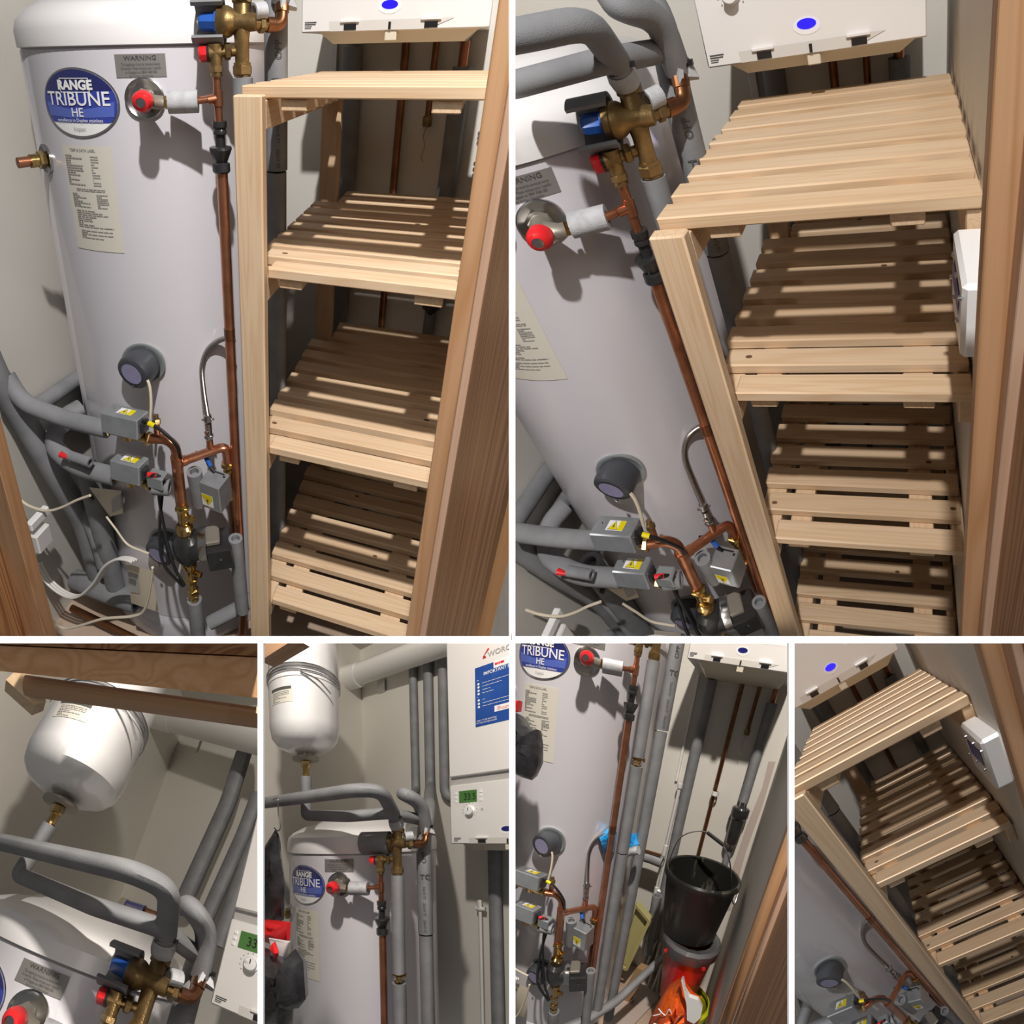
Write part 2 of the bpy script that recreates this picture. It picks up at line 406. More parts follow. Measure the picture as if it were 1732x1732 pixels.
def shelf_unit():
    T = Node('slatted_shelf_unit'); SW, PX0, PX1, X1 = .0495, .398, .453, .8555
    T.part('post', MB().box((PX0, -.093, ZF), (PX1, -.067, .029), .003), 'pine', 'front left pine post')
    T.part('post', MB().box((.402, .535, ZF), (.457, .562, .0), .003), 'pine', 'rear left pine post')
    for zt, n, pitch, y0, k0 in ((.043, 8, .0765, -.06, 8), (-.3, 10, .0737, -.07, 1), (-.75, 10, .0737, -.07, 1), (-1.275, 10, .0737, -.07, 1)):
        S = MB(); H = MB(); K = MB()
        for k in range(n):
            x0 = .402
            if zt < 0 and k == 0: x0 = .4545
            if zt < 0 and k == 1: x0 = .418
            if zt < 0 and k >= n-2: x0 = .462
            dz = 0; S.box((x0+rnd.uniform(-.003, .002), y0+pitch*k, zt-.022+dz), (X1+rnd.uniform(-.002, .002), y0+pitch*k+SW, zt+dz), .0025)
        p = T.part('shelf', S, 'pine')
        for x in ((.475, .524), (.738 if zt > 0 else .745, .785 if zt > 0 else .797)):
            p.part('batten', MB().box((x[0], y0+.008, zt-.044), (x[1], y0+pitch*(n-1)+.04, zt-.0225), .002), 'pine')
        if zt < 0:
            if zt > -.4: kn = ((.459, .028), (.7067, .335), (.64, .567))
            elif zt > -1: kn = ((.435, .022), (.84, .03), (.793, .157))
            else: kn = ((.70, .17), (.6, .4))
            for a, b in kn: p.part('knot', MB().oval(lambda u, v, off, a=a, b=b: V((a+u, b+v, zt+off)), .007, .0045, .0006, 10), 'knot_brown', 'dark knot')
        T.part('bearer', MB().box((.402, -.066, zt-.075), (.452, .6, zt-.0235), .002), 'pine')
        T.part('bearer', MB().box((.836, -.055, zt-.085), (.861, .6, zt-.0235), .002), 'pine')
    finish(T, 'tall pale pine shelf unit with slatted shelves beside white cylinder', 'shelf unit', 'pine shelf units')
mat('knot_brown', (.16, .08, .04), .7)

def cylinder():
    T = Node('hot_water_cylinder'); F = tank(0, 0)
    b = T.part('body', MB().lathe((AX, AY, 0), (0, 0, 1), [(RR, -1.62), (RR, .108), (RR-.004, .112)], 96), 'tank_white')
    T.part('base_ring', MB().lathe((AX, AY, 0), (0, 0, 1), [(0, -1.735), (RR+.006, -1.735), (RR+.008, -1.66), (RR+.004, -1.64), (RR-.002, -1.62)], 96), 'tank_white')
    T.part('lid', MB().lathe((AX, AY, 0), (0, 0, 1), [(RR-.004, .112), (RR+.005, .115), (RR+.006, .15), (RR, .172), (RR-.02, .192), (RR-.06, .212), (RR-.11, .226), (RR-.13, .24), (RR-.17, .252), (0, .262)], 96), 'lid_white')
    # badge
    f = tank(-.012, .003); B = T.part('badge_rim', MB().oval(f, .101, .0715, .002, 64), 'silver')
    B.part('badge_plate', MB().oval(f, .096, .0675, .0026, 64), 'white')
    B.part('badge_face', MB().oval(f, .096, .0675, .0030, 64, lo=-.040), 'badge_blue')
    B.part('badge_band', MB().oval(f, .096, .0675, .0034, 64, lo=.026), 'badge_dark')
    B.part('badge_glow', MB().add([f(-.09+.18*i/20, v, .0034) for v in (0, 1) for i in range(21)] and
        [f(-.09+.18*i/20, -.012+.016*((i-10)/10)**2, .0034) for i in range(21)]+[f(-.086+.172*i/20, -.03+.003*abs(i-10)/10, .0034) for i in range(21)],
        [(i+21, i+22, i+1, i) for i in range(20)]), 'badge_light')
    L_ = MB().text(f, 'RANGE', .026, .0045, 0, .036, 1.05, bold=.045).text(f, 'TRIBUNE', .040, .0045, 0, .008, 1.02, bold=.01)
    L_.text(f, 'HE', .026, .0045, 0, -.019, 1.0, bold=.01).text(f, 'excellence in Duplex stainless', .0105, .0045, 0, -.035, .95)
    for (x, y, w_, h) in ((0, .050, .074, .0016), (0, .0225, .074, .0016), (-.037, .036, .0016, .028), (.037, .036, .0016, .028)): L_.grid(f, w_, h, 6, 1, .0045, x, y)
    B.part('lettering', L_, 'white'); B.part('maker_mark', MB().text(f, 'Kingspan', .009, .0045, 0, -.052), 'ink_soft')
    # warning label
    f = tank(.140, .075); B = T.part('warning_label', MB().grid(f, .104, .044, 10, 1, .001), 'label_grey', 'grey warning label')
    L_ = MB().text(f, 'WARNING', .0125, .0018, 0, .0145, 1.1, bold=.01)
    for i, t in enumerate(('This appliance must be serviced every', '12 months. Please contact your installer', 'or Kingspan on 0844 3460 500', 'for further information')): L_.text(f, t, .0072, .0018, 0, .003-.0075*i, .72)
    B.part('lettering', L_, 'ink')
    # data label
    f = tank(-.010, -.209); B = T.part('data_label', MB().grid(f, .135, .245, 12, 1, .001), 'paper', 'cream paper data label')
    L_ = MB().text(f, 'TEMP & DATA LABEL', .0085, .0018, -.008, .113, .9, bold=.02)
    L_.lines(f, .05, .070, 13, .0018, -.036, .068, .5, 3).lines(f, .020, .070, 12, .0018, .022, .068, .4, 5).lines(f, .08, .008, 2, .0018, 0, .024, .4, 6)
    L_.lines(f, .05, .034, 8, .0018, -.03, -.001, .5, 7).lines(f, .03, .034, 8, .0018, .03, -.001, .5, 8)
    L_.lines(f, .10, .044, 9, .0018, .0, -.045, .45, 9).lines(f, .09, .022, 5, .0018, .0, -.083, .45, 10)
    B.part('lettering', L_, 'ink_soft')
    # bosses and heater caps
    def boss(u, z, r, nm, m='steel', hollow=True):
        a = u/RR; n = V((math.sin(a), -math.cos(a), 0)); o = V((AX, AY, z))+n*(RR-.006)
        T.part(nm, MB().lathe(o, n, [(r, .004), (r, .010), (r*.93, .011), (r*.80, .0085), (r*.45, .007), (0, .007)], 32, up=(0, 0, 1)), m); return o, n
    boss(.142, .011, .042, 'escutcheon')
    o, n = boss(-.162, -.128, .036, 'escutcheon')
    st = T.part('capped_stub', MB().nut(o+n*.018, n, .021, .02).lathe(o+n*.028, n, [(.016, 0), (.016, .018), (.0, .018)], 20), 'brass_bright')
    st.part('stub_end', MB().tube([o+n*.03, o+n*.075], .0125, 18), 'copper')
    for (u, z, r, r2) in ((.072, -.632, .058, .048), (.078, -1.272, .058, .048)):
        o, n = boss(u, z, r, 'boss_ring', 'zinc_paint')
        d = V((-.10, -1, -.13)).normalized(); o = V((AX, AY, z))+n*(RR+.002)
        c = T.part('heater_cap', MB().lathe(o, d, [(r2*.93, -.01), (r2, .0), (r2, .040), (r2*.95, .048), (r2*.84, .051), (0, .051)], 36, up=(0, 0, 1)), 'cap_grey', 'dark grey immersion heater cap')
        fc = plane(o+d*.0515, V((0, 0, 1)).cross(-d)*-1 if 0 else d.cross(V((0, 0, 1))) * -1, d.cross(V((0, 0, 1))).cross(d) * -1 if 0 else (V((0, 0, 1))-d*d.z))
        c.part('cap_label', MB().oval(fc, r2*.64, r2*.64, -.0006, 28, u0=0, v0=r2*.03).oval(fc, r2*.64, r2*.64, .0006, 28, v0=r2*.03), 'lilac')
        c.part('screw', MB().lathe(o+d*.050+V((.0, 0, -r2*.78)), d, [(.005, 0), (.005, .004), (0, .005)], 10), 'steel')
    finish(T, 'tall white hot water cylinder with blue oval badge', 'hot water cylinder', 'hot water cylinders')

def relief_valve():
    T = Node('relief_valve'); a = .142/RR; n = V((math.sin(a), -math.cos(a), 0)); o = V((AX, AY, .011))+n*RR
    k = V((.182, -.048, .009)); d = V((.25, -.95, -.12)).normalized()
    T.part('valve_body', MB().lathe(o, n, [(.016, 0), (.019, .004), (.019, .018), (.015, .024), (.015, .05), (.0, .055)], 20).nut(o+n*.012, n, .022, .012)
           .tube([o+n*.03, V((.196, -.004, .007)), V((.204, .002, .006))], [.014, .0140, .0135]), 'nickel')
    T.part('outlet_nut', MB().nut((.2065, .006, .006), (1, .7, 0), .0135, .010), 'brass_bright')
    c = T.part('knob', MB().lathe(k-d*.030, d, [(.013, 0), (.021, .004), (.0215, .018), (.019, .023), (.016, .027), (.010, .029), (.010, .026), (0, .026)], 24), 'red', 'red ribbed knob')
    c.part('knob_disc', MB().lathe(k-d*.0035, d, [(.0095, 0), (.0095, .002), (.006, .0026), (0, .0022)], 18), 'steel')
    finish(T, 'nickel relief valve with red knob on the white cylinder', 'valve', 'red knob relief valves')
    e0, e1 = V((.208, .018, .005)), V((.266, .040, .006)); 
    r = .0225
    M_ = MB().tube([e0, e1], r, 24, hole=.5)
    one('insulation_sleeve', M_, 'foam_cut' if bay in 'AB' else 'foam_cut', 'short pale grey foam sleeve on the small copper pipe', 'pipe insulation', 'short foam sleeves')

def discharge_pipe():
    T = Node('discharge_pipe')
    T.part('upper_pipe', MB().tube([(.301, .06, .062), (.302, .06, -.045)], .0085, 16), 'copper')
    T.part('side_branch', MB().tube([(.208, .008, .006), (.262, .034, .007), (.302, .060, .012)], .0075, 14).tube([(.284, .047, .009), (.302, .06, .012)], .0095), 'copper')
    T.part('elbow_socket', MB().tube([(.302, .06, .026), (.302, .06, -.004)], .0105), 'copper')
    t = T.part('tundish', MB().lathe((.302, .062, 0), (0, 0, 1), [(0, -.034), (.0155, -.034), (.0155, -.046), (.013, -.05), (.0145, -.054), (.0145, -.06), (.0105, -.064), (.0105, -.086), (.0235, -.087), (.0245, -.092), (.015, -.116), (.0135, -.119), (.019, -.122), (.0195, -.138), (.0165, -.142), (0, -.142)], 22), 'black_plastic', 'black plastic tundish')
    bot = [(.303, .062, -.135), (.306, .058, -.6), (.318, .035, -1.1), (.332, .018, -1.50), (.325, .0, -1.62), (.27, -.03, -1.70)]
    T.part('lower_pipe', MB().tube(path(bot, .06), .0125, 18), 'copper')
    if bay in 'AB' or 1:
        T.part('upper_coupling', MB().tube([(.3055, .058, -.52), (.3058, .058, -.55)], .0136), 'copper_dull')
    finish(T, 'thin copper pipe with black tundish, before cylinder', 'pipe', 'copper discharge pipes')

def inlet_valve():
    T = Node('inlet_control_valve'); c = V((.348, .086, .150)); l = V((.262, .068, .153)); d = (l-c).normalized()
    b = MB().lathe(c, d, [(.0, -.03), (.016, -.03), (.018, -.01), (.020, .012), (.026, .02), (.029, .026), (.0295, .034), (.0275, .037), (.0275, .046), (.0265, .048), (0, .048)], 28)
    b.tube([(.345, .10, .196), (.347, .092, .168), (.348, .088, .15), (.347, .089, .12), (.346, .09, .07)], [.0165, .017, .019, .015, .0145], 20)
    b.nut((.345, .1, .19), (0, .1, 1), .0215, .016).nut((.346, .09, .063), (0, 0, 1), .021, .020).tube([(.346, .09, .077), (.346, .09, .05)], .0175)
    b.tube([c, (.372, .11, .147), (.385, .13, .145)], .0125).nut((.377, .118, .146), (.6, .7, 0), .017, .014)
    T.part('brass_body', b, 'brass')
    k = T.part('blue_knob', MB().lathe(c, d, [(.0, .046), (.0235, .046), (.0235, .052), (.018, .054), (.0175, .078), (.0155, .084), (.009, .086), (0, .0855)], 8), 'blue', 'blue plastic knob')
    k.part('knob_centre', MB().lathe(c+d*.0865, d, [(.0085, 0), (.0085, .0012), (0, .0012)], 16), 'white')
    T.part('copper_elbow', MB().tube(path([(.383, .128, .145), (.408, .160, .144), (.404, .176, .195)], .022, 8), .0125, 18).tube([(.384, .129, .145), (.396, .145, .145)], .0148).tube([(.4055, .168, .168), (.404, .175, .19)], .0148), 'copper_dull')
    finish(T, 'brass inlet valve with blue knob at the cylinder lid', 'valve', 'blue knob inlet valves')
    T = Node('pressure_relief_valve')
    q = V((.300, .062, .096)); e = V((-.9, -.40, -.06)).normalized()
    T.part('brass_body', MB().tube([(.300, .061, .112), (.301, .06, .07), (.301, .06, .052)], [.015, .0125, .012], 20).nut((.301, .06, .066), (0, 0, 1), .0145, .014)
           .lathe(q, e, [(0, -.012), (.0145, -.012), (.0155, .0), (.0155, .014), (0, .014)], 20).tube([q, (.333, .085, .098), (.348, .092, .098)], [.0095, .0095, .0105]).nut((.320, .077, .098), (.8, .5, 0), .0165, .013), 'brass')
    T.part('black_collar', MB().lathe(q, e, [(0, .013), (.0165, .013), (.0165, .018), (0, .018)], 20), 'black_plastic')
    T.part('red_cap', MB().lathe(q, e, [(.0150, .018), (.0155, .0185), (.0155, .031), (.013, .034), (.006, .034), (0, .0325)], 10), 'red', 'red end cap')
    finish(T, 'small brass valve with red cap beneath the blue knob valve', 'valve', 'red cap pressure valves')
    # foam shell round the blue knob
    full = bay == 'D'; ang = (0, 360) if full else (45, 315)
    S = MB(); f0 = V((.253, .066, .151)); ax = V((.318-.253, .084-.066, 0)).normalized(); R1, R2, H = .044, .036, .062
    if full: f0, R1, R2, H = V((.228, .060, .151)), .037, .031, .098
    front = V((.25, -.95, .12))
    S.lathe(f0, ax, [(R2, 0), (R1, 0), (R1, H), (R2, H), (R2, 0)], 28, ang[0], ang[1], up=front)
    if not full:
        for s_ in ang:
            a = math.radians(s_); u = (front-ax*front.dot(ax)).normalized(); w_ = ax.cross(u); r = u*math.cos(a)+w_*math.sin(a)
            S.add([f0+r*R2, f0+r*R1, f0+r*R1+ax*H, f0+r*R2+ax*H], [(0, 1, 2, 3)])
    one('insulation_shell', S, 'foam', 'grey foam shell wrapped round the blue knob valve', 'pipe insulation', 'foam shells')
    fl = MB().tube([(.368, .102, .168), (.384, .122, .170)], [.0165, .017], 16, hole=.7)
    one('insulation_offcut', fl, 'foam_cut', 'small pale foam offcut on the copper elbow', 'pipe insulation', 'foam offcuts')
    fl = MB().hexa([(.392, .165, .178), (.408, .155, .178), (.412, .158, .165), (.398, .168, .160)], [(.390, .168, .202), (.412, .158, .204), (.418, .165, .198), (.396, .176, .196)])
    fl.hexa([(.416, .17, .182), (.434, .182, .176), (.430, .192, .170), (.414, .182, .172)], [(.412, .168, .205), (.424, .176, .204), (.424, .19, .203), (.412, .182, .203)])
    one('insulation_offcut', fl, 'foam_cut', 'torn pale foam flaps beneath the right cable tie', 'pipe insulation', 'foam offcuts')

def foam_pipe(name, pts, r, label, rad=.05, m='foam', n=20, cat='insulated pipe', grp='grey insulated pipes', ties=(), collar=None):
    T = Node(name); P_ = path(pts, rad); M_ = MB().tube(P_, r, n, hole=.6); T.part('foam_sleeve', M_, m)
    for (p, q) in ties: T.part('cable_tie', MB().tube([V(p)-V(q)*.003, V(p)+V(q)*.003], r*1.03, 20).box(V(p)+V((.02, -.006, -.003))*(r/.02), V(p)+V((.027, .0, .005))*(r/.02)), 'black')
    if collar: T.part('torn_end', MB().tube(collar[0], collar[1], 18, hole=.75), 'foam_cut', 'pale torn foam end')
    finish(T, label, cat, grp)

def top_pipes():
    foam_pipe('insulated_pipe', [(-.355, -.078, .302), (.325, -.068, .305), (.375, -.02, .302), (.354, .068, .238), (.351, .076, .226)], .0205, 'foam covered pipe arching down onto the brass valve', .05,
              ties=(((.3515, .0745, .229), V((.1, .35, -.9)).normalized()),), collar=([(.3505, .077, .225), (.348, .088, .210), (.346, .094, .198)], [.0215, .024, .021]))
    foam_pipe('insulated_pipe', [(.045 if bay != 'C' else .022, -.02, .385), (.040 if bay != 'C' else .0, -.02, .250), (.22, .0, .238), (.345, .05, .243), (.384, .17, .225)], .019, 'dark foam pipe from the expansion vessel crossing above the lid', .012)
    foam_pipe('insulated_pipe', ([(.03, .715, 1.25), (.032, .715, .40)] if bay != 'C' else [])+[(.20, .40, .335), (.375, .085, .305), (.404, .15, .275), (.401, .182, .19)], .022, 'foam covered pipe looping over to the copper elbow', .06,
              ties=(((.4015, .180, .200), V((0, .2, -.98))),))
    foam_pipe('insulated_pipe', ([(.122, .715, 1.25), (.12, .715, .42)] if bay != 'C' else [])+[(.36, .27, .25), (.385, .19, .17), (.386, .19, -.155)], .0255, 'long grey foam pipe beside the cylinder, upper length', .05)
    foam_pipe('insulated_pipe', [(.386, .19, -.16), (.388, .19, -.60), (.388, .19, -1.62)], .0235, 'long grey foam pipe beside the cylinder, lower length', .05)
    if bay in 'BDF': foam_pipe('insulated_pipe', [(.205, .715, 1.2), (.20, .715, .36), (.30, .715, .33)], .023, 'grey foam wall pipe nearest the boiler', .05)
    foam_pipe('insulated_pipe', [(.346, .09, .048), (.350, .082, -.10), (.352, .078, -.255)], .0215, 'short grey foam pipe straight under the brass valve', .05)
    if bay in 'ABDE':
        f = lambda u, v, off: V((.3865+(.0255+off)*math.sin(u/.0255+.5), .19-(.0255+off)*math.cos(u/.0255+.5), v))
        p_ = MB().text(f, 'OPP', .020, .0012, 0, .10, 1, rot=math.pi/2).text(f, 'TC', .022, .0012, .002, .035, 1.2, bold=.02)
        for k in range(3): p_.text(f, '22x13 T7', .011, .0012, -.002, -.015-.055*k, 1, rot=-math.pi/2)
        one('pipe_printing', p_, 'ink', 'black printing along the long upper foam pipe', 'printing')
    T = Node('drain_fitting'); T.part('brass_body', MB().tube([(.352, .078, -.25), (.352, .078, -.285)], .011).nut((.352, .078, -.268), (0, 0, 1), .014, .010).tube([(.333, .07, -.264), (.371, .085, -.262)], .004).tube([(.371, .085, -.262), (.375, .087, -.262)], .008), 'brass_bright')
    finish(T, 'small brass drain fitting in a gap of the foam', 'fitting', 'drain fittings')
    foam_pipe('insulated_pipe', [(.352, .078, -.287), (.353, .076, -.62)], .0225, 'split grey foam pipe below the drain fitting', .05)
    foam_pipe('insulated_pipe', [(.353, .076, -.625), (.356, .07, -1.0), (.362, .06, -1.42)], .0225, 'long grey foam pipe under the split one', .05)

def low_pipework():
    def box_valve(lo, hi, T, lab, side=1, M=None):
        lo = V(lo); hi = V(hi)
        a = T.part('actuator_box', MB().box(lo, hi, .003, M=M), 'zinc', 'grey metal actuator box')
        return a, lo, hi
    # upper motorised valve
    def hazard(a, f, s, flip=1):
        a.part('hazard_label', MB().grid(f, s*1.5, s, 1, 1, .001), 'white')
        a.part('hazard_band', MB().grid(f, s*.5, s*.96, 1, 1, .0014, s*.5*flip, 0).add([f(-.55*s, -.38*s, .0014), f(.22*s, -.38*s, .0014), f(-.16*s, .4*s, .0014)], [(0, 1, 2)]), 'yellow')
        a.part('hazard_sign', MB().add([f(-.24*s, -.2*s, .002), f(-.08*s, -.2*s, .002), f(-.16*s, .22*s, .002)], [(0, 1, 2)])
               .add([f(-.60*s, -.42*s, .0012), f(.27*s, -.42*s, .0012), f(-.16*s, .47*s, .0012)], [(0, 1, 2)]), 'ink')
    def motor_valve(x0, x1, y0, y1, zt, h, tilt, lab):
        T = Node('motorised_valve'); c = V(((x0+x1)/2, (y0+y1)/2, zt)); M = Matrix.Translation(c) @ Matrix.Rotation(tilt, 4, 'X') @ Matrix.Translation(-c)
        a = T.part('actuator_box', MB().box((x0, y0, zt-h), (x1, y1, zt), .003, M=M).box((x0+.012, y0+.012, zt-h-.004), (x1-.012, y1-.008, zt-h), M=M), 'zinc', 'grey metal actuator box')
        f0 = plane(((x0*.45+x1*.55), (y0+y1)/2, zt), (1, 0, 0), (0, 1, 0)); f = lambda u, v, off: M @ f0(u, v, off)
        hazard(a, f, .030)
        a.part('screw', MB().lathe(M @ V((x0+.02, (y0+y1)/2+.005, zt)), (0, 0, 1), [(.003, 0), (.003, .0015), (0, .002)], 8), 'steel')
        a.part('terminal_cover', MB().box((x1-.002, y0+.012, zt-h*.75), (x1+.008, y1-.012, zt-h*.25), .002, M=M), 'black_plastic')
        zc = zt-h-.012; ym = (y0+y1)/2
        T.part('brass_body', MB().tube([(x0-.014, ym, zc), (x0+.03, ym, zc), (x1-.03, ym, zc), (x1+.012, ym, zc)], [.013, .012, .012, .013], 18)
               .tube([((x0+x1)/2, ym, zc), ((x0+x1)/2, ym, zc-.014)], .017).tube([((x0+x1)/2, ym, zc), ((x0+x1)/2, ym, zc+.012)], .02)
               .nut((x0-.006, ym, zc), (1, 0, 0), .018, .014).nut((x1+.008, ym, zc), (1, 0, 0), .018, .014), 'brass_bright')
        finish(T, lab, 'motorised valve', 'grey motorised valves')
    motor_valve(.004, .113, -.103, -.044, -.738, .058, math.radians(-8), 'upper grey motorised valve with hazard label, by copper elbow')
    motor_valve(.018, .108, -.115, -.062, -.878, .060, math.radians(-8), 'lower grey motorised valve directly beneath the other')
    T = Node('motorised_valve'); c = V((.276, -.018, -.94)); M = Matrix.Translation(c) @ Matrix.Rotation(math.radians(-8), 4, 'Z') @ Matrix.Rotation(math.radians(4), 4, 'X') @ Matrix.Translation(-c)
    a = T.part('actuator_box', MB().box((.244, -.048, -1.035), (.308, .012, -.94), .003, M=M), 'zinc', 'upright grey metal actuator box')
    f0 = plane((.268, -.048, -1.000), (1, 0, 0), (0, 0, 1)); hazard_f = lambda u, v, off: M @ f0(u, v, -off if 0 else off)
    a.part('hazard_label', MB().grid(hazard_f, .036, .044, 1, 1, .001), 'white')
    a.part('hazard_band', MB().grid(hazard_f, .034, .012, 1, 1, .0016, 0, .015).add([hazard_f(-.016, .008, .0016), hazard_f(.016, .008, .0016), hazard_f(0, -.018, .0016)], [(0, 1, 2)]), 'yellow')
    a.part('hazard_sign', MB().add([hazard_f(-.004, .004, .002), hazard_f(.004, .004, .002), hazard_f(0, -.012, .002)], [(0, 1, 2)]), 'ink')
    a.part('lever_slot', MB().box((.262, .000, -.9395), (.296, .004, -.9385), M=M).box((.296, -.008, -.9395), (.302, -.002, -.9385), M=M), 'black')
    T.part('brass_body', MB().tube([(.291, .040, -.925), (.296, .045, -1.06)], .013).nut((.291, .040, -.937), (0, 0, 1), .019, .016).nut((.293, .042, -.955), (0, 0, 1), .017, .012).nut((.30, .045, -1.05), (0, 0, 1), .018, .014), 'brass_bright')
    T.part('vent_pipe', MB().tube([(.298, .044, -1.05), (.302, .04, -1.2)], .011), 'copper_dull')
    finish(T, 'upright grey motorised valve right of the copper pipe', 'motorised valve', 'grey motorised valves')
    # copper run
    T = Node('copper_pipework')
    T.part('riser', MB().tube(path([(.118, -.074, -.808), (.168, -.062, -.806), (.189, -.056, -.83), (.190, -.057, -1.03)], .03, 8), .0135, 20), 'copper')
    T.part('socket', MB().tube([(.1885, -.056, -.865), (.1895, -.057, -1.03)], .0155, 20).tube([(.1885, -.056, -.862), (.1885, -.056, -.868)], .0165, 20), 'copper')
    T.part('vent_stub', MB().tube([(.144, -.066, -.805), (.138, -.054, -.772)], .0085, 14), 'copper')
    T.part('vent_cap', MB().nut((.137, -.052, -.766), (-.15, .3, 1), .0115, .016).tube([(.136, -.05, -.76), (.135, -.048, -.748)], .007), 'brass')
    T.part('branch', MB().tube(path([(.192, -.04, -.892), (.259, .014, -.878), (.289, .036, -.872), (.291, .040, -.93)], .026, 8), .0125, 18).tube([(.192, -.04, -.892), (.203, -.03, -.890)], .0145).tube([(.256, .012, -.878), (.252, .016, -.845)], .0095), 'copper')
    finish(T, 'bent copper pipework between the motorised valves', 'pipework', 'bent copper pipework')
    # flexible hose
    T = Node('flexible_hose'); hp = spline([(.300, .105, -.583), (.268, .100, -.578), (.232, .085, -.605), (.216, .072, -.655), (.228, .048, -.715), (.249, .020, -.775)])
    T.part('braided_hose', MB().tube(hp, .0072, 14), 'braid')
    T.part('hose_fitting', MB().tube([(.249, .020, -.768), (.2505, .017, -.785)], .0105).nut((.250, .019, -.782), (0, -.1, -1), .012, .010).tube([(.251, .016, -.79), (.252, .015, -.835)], .0095).nut((.252, .015, -.832), (0, 0, 1), .013, .012)
           .tube([(.236, .010, -.779), (.266, .024, -.779)], .003).lathe((.2515, .006, -.812), (0, -1, 0), [(.006, 0), (.006, .005), (0, .006)], 10), 'steel')
    finish(T, 'silver braided filling hose curving up behind the copper pipe', 'hose', 'braided hoses')
    # pump stack
    T = Node('circulation_pump')
    T.part('upper_valve', MB().tube([(.193, -.06, -1.02), (.195, -.062, -1.10)], .0155, 18).nut((.193, -.06, -1.036), (0, 0, 1), .021, .014).tube([(.196, -.06, -1.065), (.228, -.07, -1.06)], [.012, .009]).nut((.222, -.068, -1.06), (1, -.3, 0), .011, .01), 'brass_bright')
    T.part('union_nut', MB().lathe((.198, -.066, -1.10), (0, 0, 1), [(0, -.022), (.019, -.022), (.025, -.014), (.025, .004), (.020, .012), (.016, .016), (0, .016)], 24), 'brass_bright')
    b = T.part('pump_body', MB().lathe((.203, -.07, -1.165), (0, 0, 1), [(0, -.054), (.026, -.054), (.038, -.034), (.043, 0), (.038, .034), (.026, .048), (0, .048)], 28).lathe((.205, -.068, -1.165), (.75, .30, .06), [(0, 0), (.040, 0), (.043, .02), (.043, .05), (0, .05)], 28), 'black_plastic')
    T.part('motor_casing', MB().lathe((.236, -.056, -1.162), (.75, .30, .06), [(.0, 0), (.046, 0), (.048, .006), (.048, .022), (0, .022)], 28), 'steel')
    Mx = Matrix.Translation((.282, -.035, -1.18)) @ Matrix.Rotation(math.radians(26), 4, 'Z') @ Matrix.Rotation(math.radians(-6), 4, 'Y')
    p = T.part('terminal_box', MB().box((-.030, -.050, -.036), (.042, .036, .040), .004, M=Mx), 'black_plastic')
    p.part('rating_plate', MB().box((-.028, -.03, .041), (.012, .032, .056), .003, M=Mx), 'nickel')
    p.part('screw', MB().lathe(Mx @ V((.008, -.0505, .008)), (0.3, -1, 0), [(.003, 0), (.003, .002), (0, .002)], 8), 'steel')
    T.part('union_nut', MB().lathe((.206, -.074, -1.232), (0, 0, 1), [(0, -.016), (.018, -.016), (.023, -.006), (.023, .010), (.016, .018), (0, .018)], 24), 'brass_bright')
    T.part('lower_valve', MB().tube([(.206, -.074, -1.24), (.207, -.072, -1.30)], [.017, .015], 18).tube([(.207, -.073, -1.262), (.245, -.080, -1.256)], [.011, .008]).nut((.240, -.079, -1.257), (1, -.2, 0), .010, .010)
           .nut((.207, -.072, -1.298), (0, 0, 1), .020, .016).tube([(.207, -.071, -1.30), (.208, -.069, -1.385)], .0135).nut((.208, -.070, -1.345), (0, 0, 1), .018, .018).nut((.208, -.07, -1.37), (0, 0, 1), .017, .014), 'brass_bright')
    finish(T, 'black circulation pump between brass valves low on the cylinder', 'pump', 'black circulation pumps')
    foam_pipe('insulated_pipe', [(.209, -.069, -1.385), (.21, -.068, -1.62)], .023, 'short upright foam pipe under the pump', .05)
    foam_pipe('insulated_pipe', [(.336, -.03, -1.13), (.348, -.03, -1.42)], .020, 'upright foam pipe right of the pump', .05)
    foam_pipe('insulated_pipe', [(.245, -.05, -1.50), (.34, .0, -1.44), (.42, .14, -1.44), (.56, .45, -1.35)], .021, 'foam pipe curving round the foot of the cylinder', .05)
    foam_pipe('insulated_pipe', [(.226, -.035, -.92), (.226, -.02, -1.045)], .021, 'short upright foam stub beside the copper riser', .05)
    foam_pipe('insulated_pipe', [(.128, -.088, -.955), (.172, -.078, -.955)], .022, 'short foam stub beside the lower motorised valve', .05)
    one('clip_cover', MB().box((.12, -.105, -.918), (.168, -.07, -.905), .004).box((.12, -.107, -.945), (.168, -.1, -.905), .003), 'zinc_paint', 'small grey cover right of lower motorised valve', 'cover', 'small grey covers')
    # foam pipes arriving from the left
    foam_pipe('insulated_pipe', [(-.002, -.074, -.809), (-.13, -.075, -.808), (-.27, -.085, -.775), (-.31, -.08, -.70)], .024, 'large foam pipe feeding the upper motorised valve', .06)
    foam_pipe('insulated_pipe', [(-.330, -.11, -.62), (-.325, -.10, -.70), (-.315, -.07, -.80), (-.27, -.04, -1.02), (-.235, .02, -1.30), (-.235, .04, -1.66)], .036, 'thick dark foam pipe dropping down the left wall', .08)
    foam_pipe('insulated_pipe', [(.008, -.088, -.955), (-.12, -.092, -.955), (-.225, -.06, -.93), (-.225, -.0, -.875), (-.20, .06, -.87)], .026, 'foam pipe feeding the lower motorised valve', .05)
    foam_pipe('insulated_pipe', [(-.325, -.06, -.86), (-.325, .45, -.90)], .027, 'foam pipe running back along the left wall, higher one', .05)
    foam_pipe('insulated_pipe', [(-.318, -.02, -.985), (-.318, .5, -1.05)], .024, 'foam pipe running back along the left wall, lower one', .05)
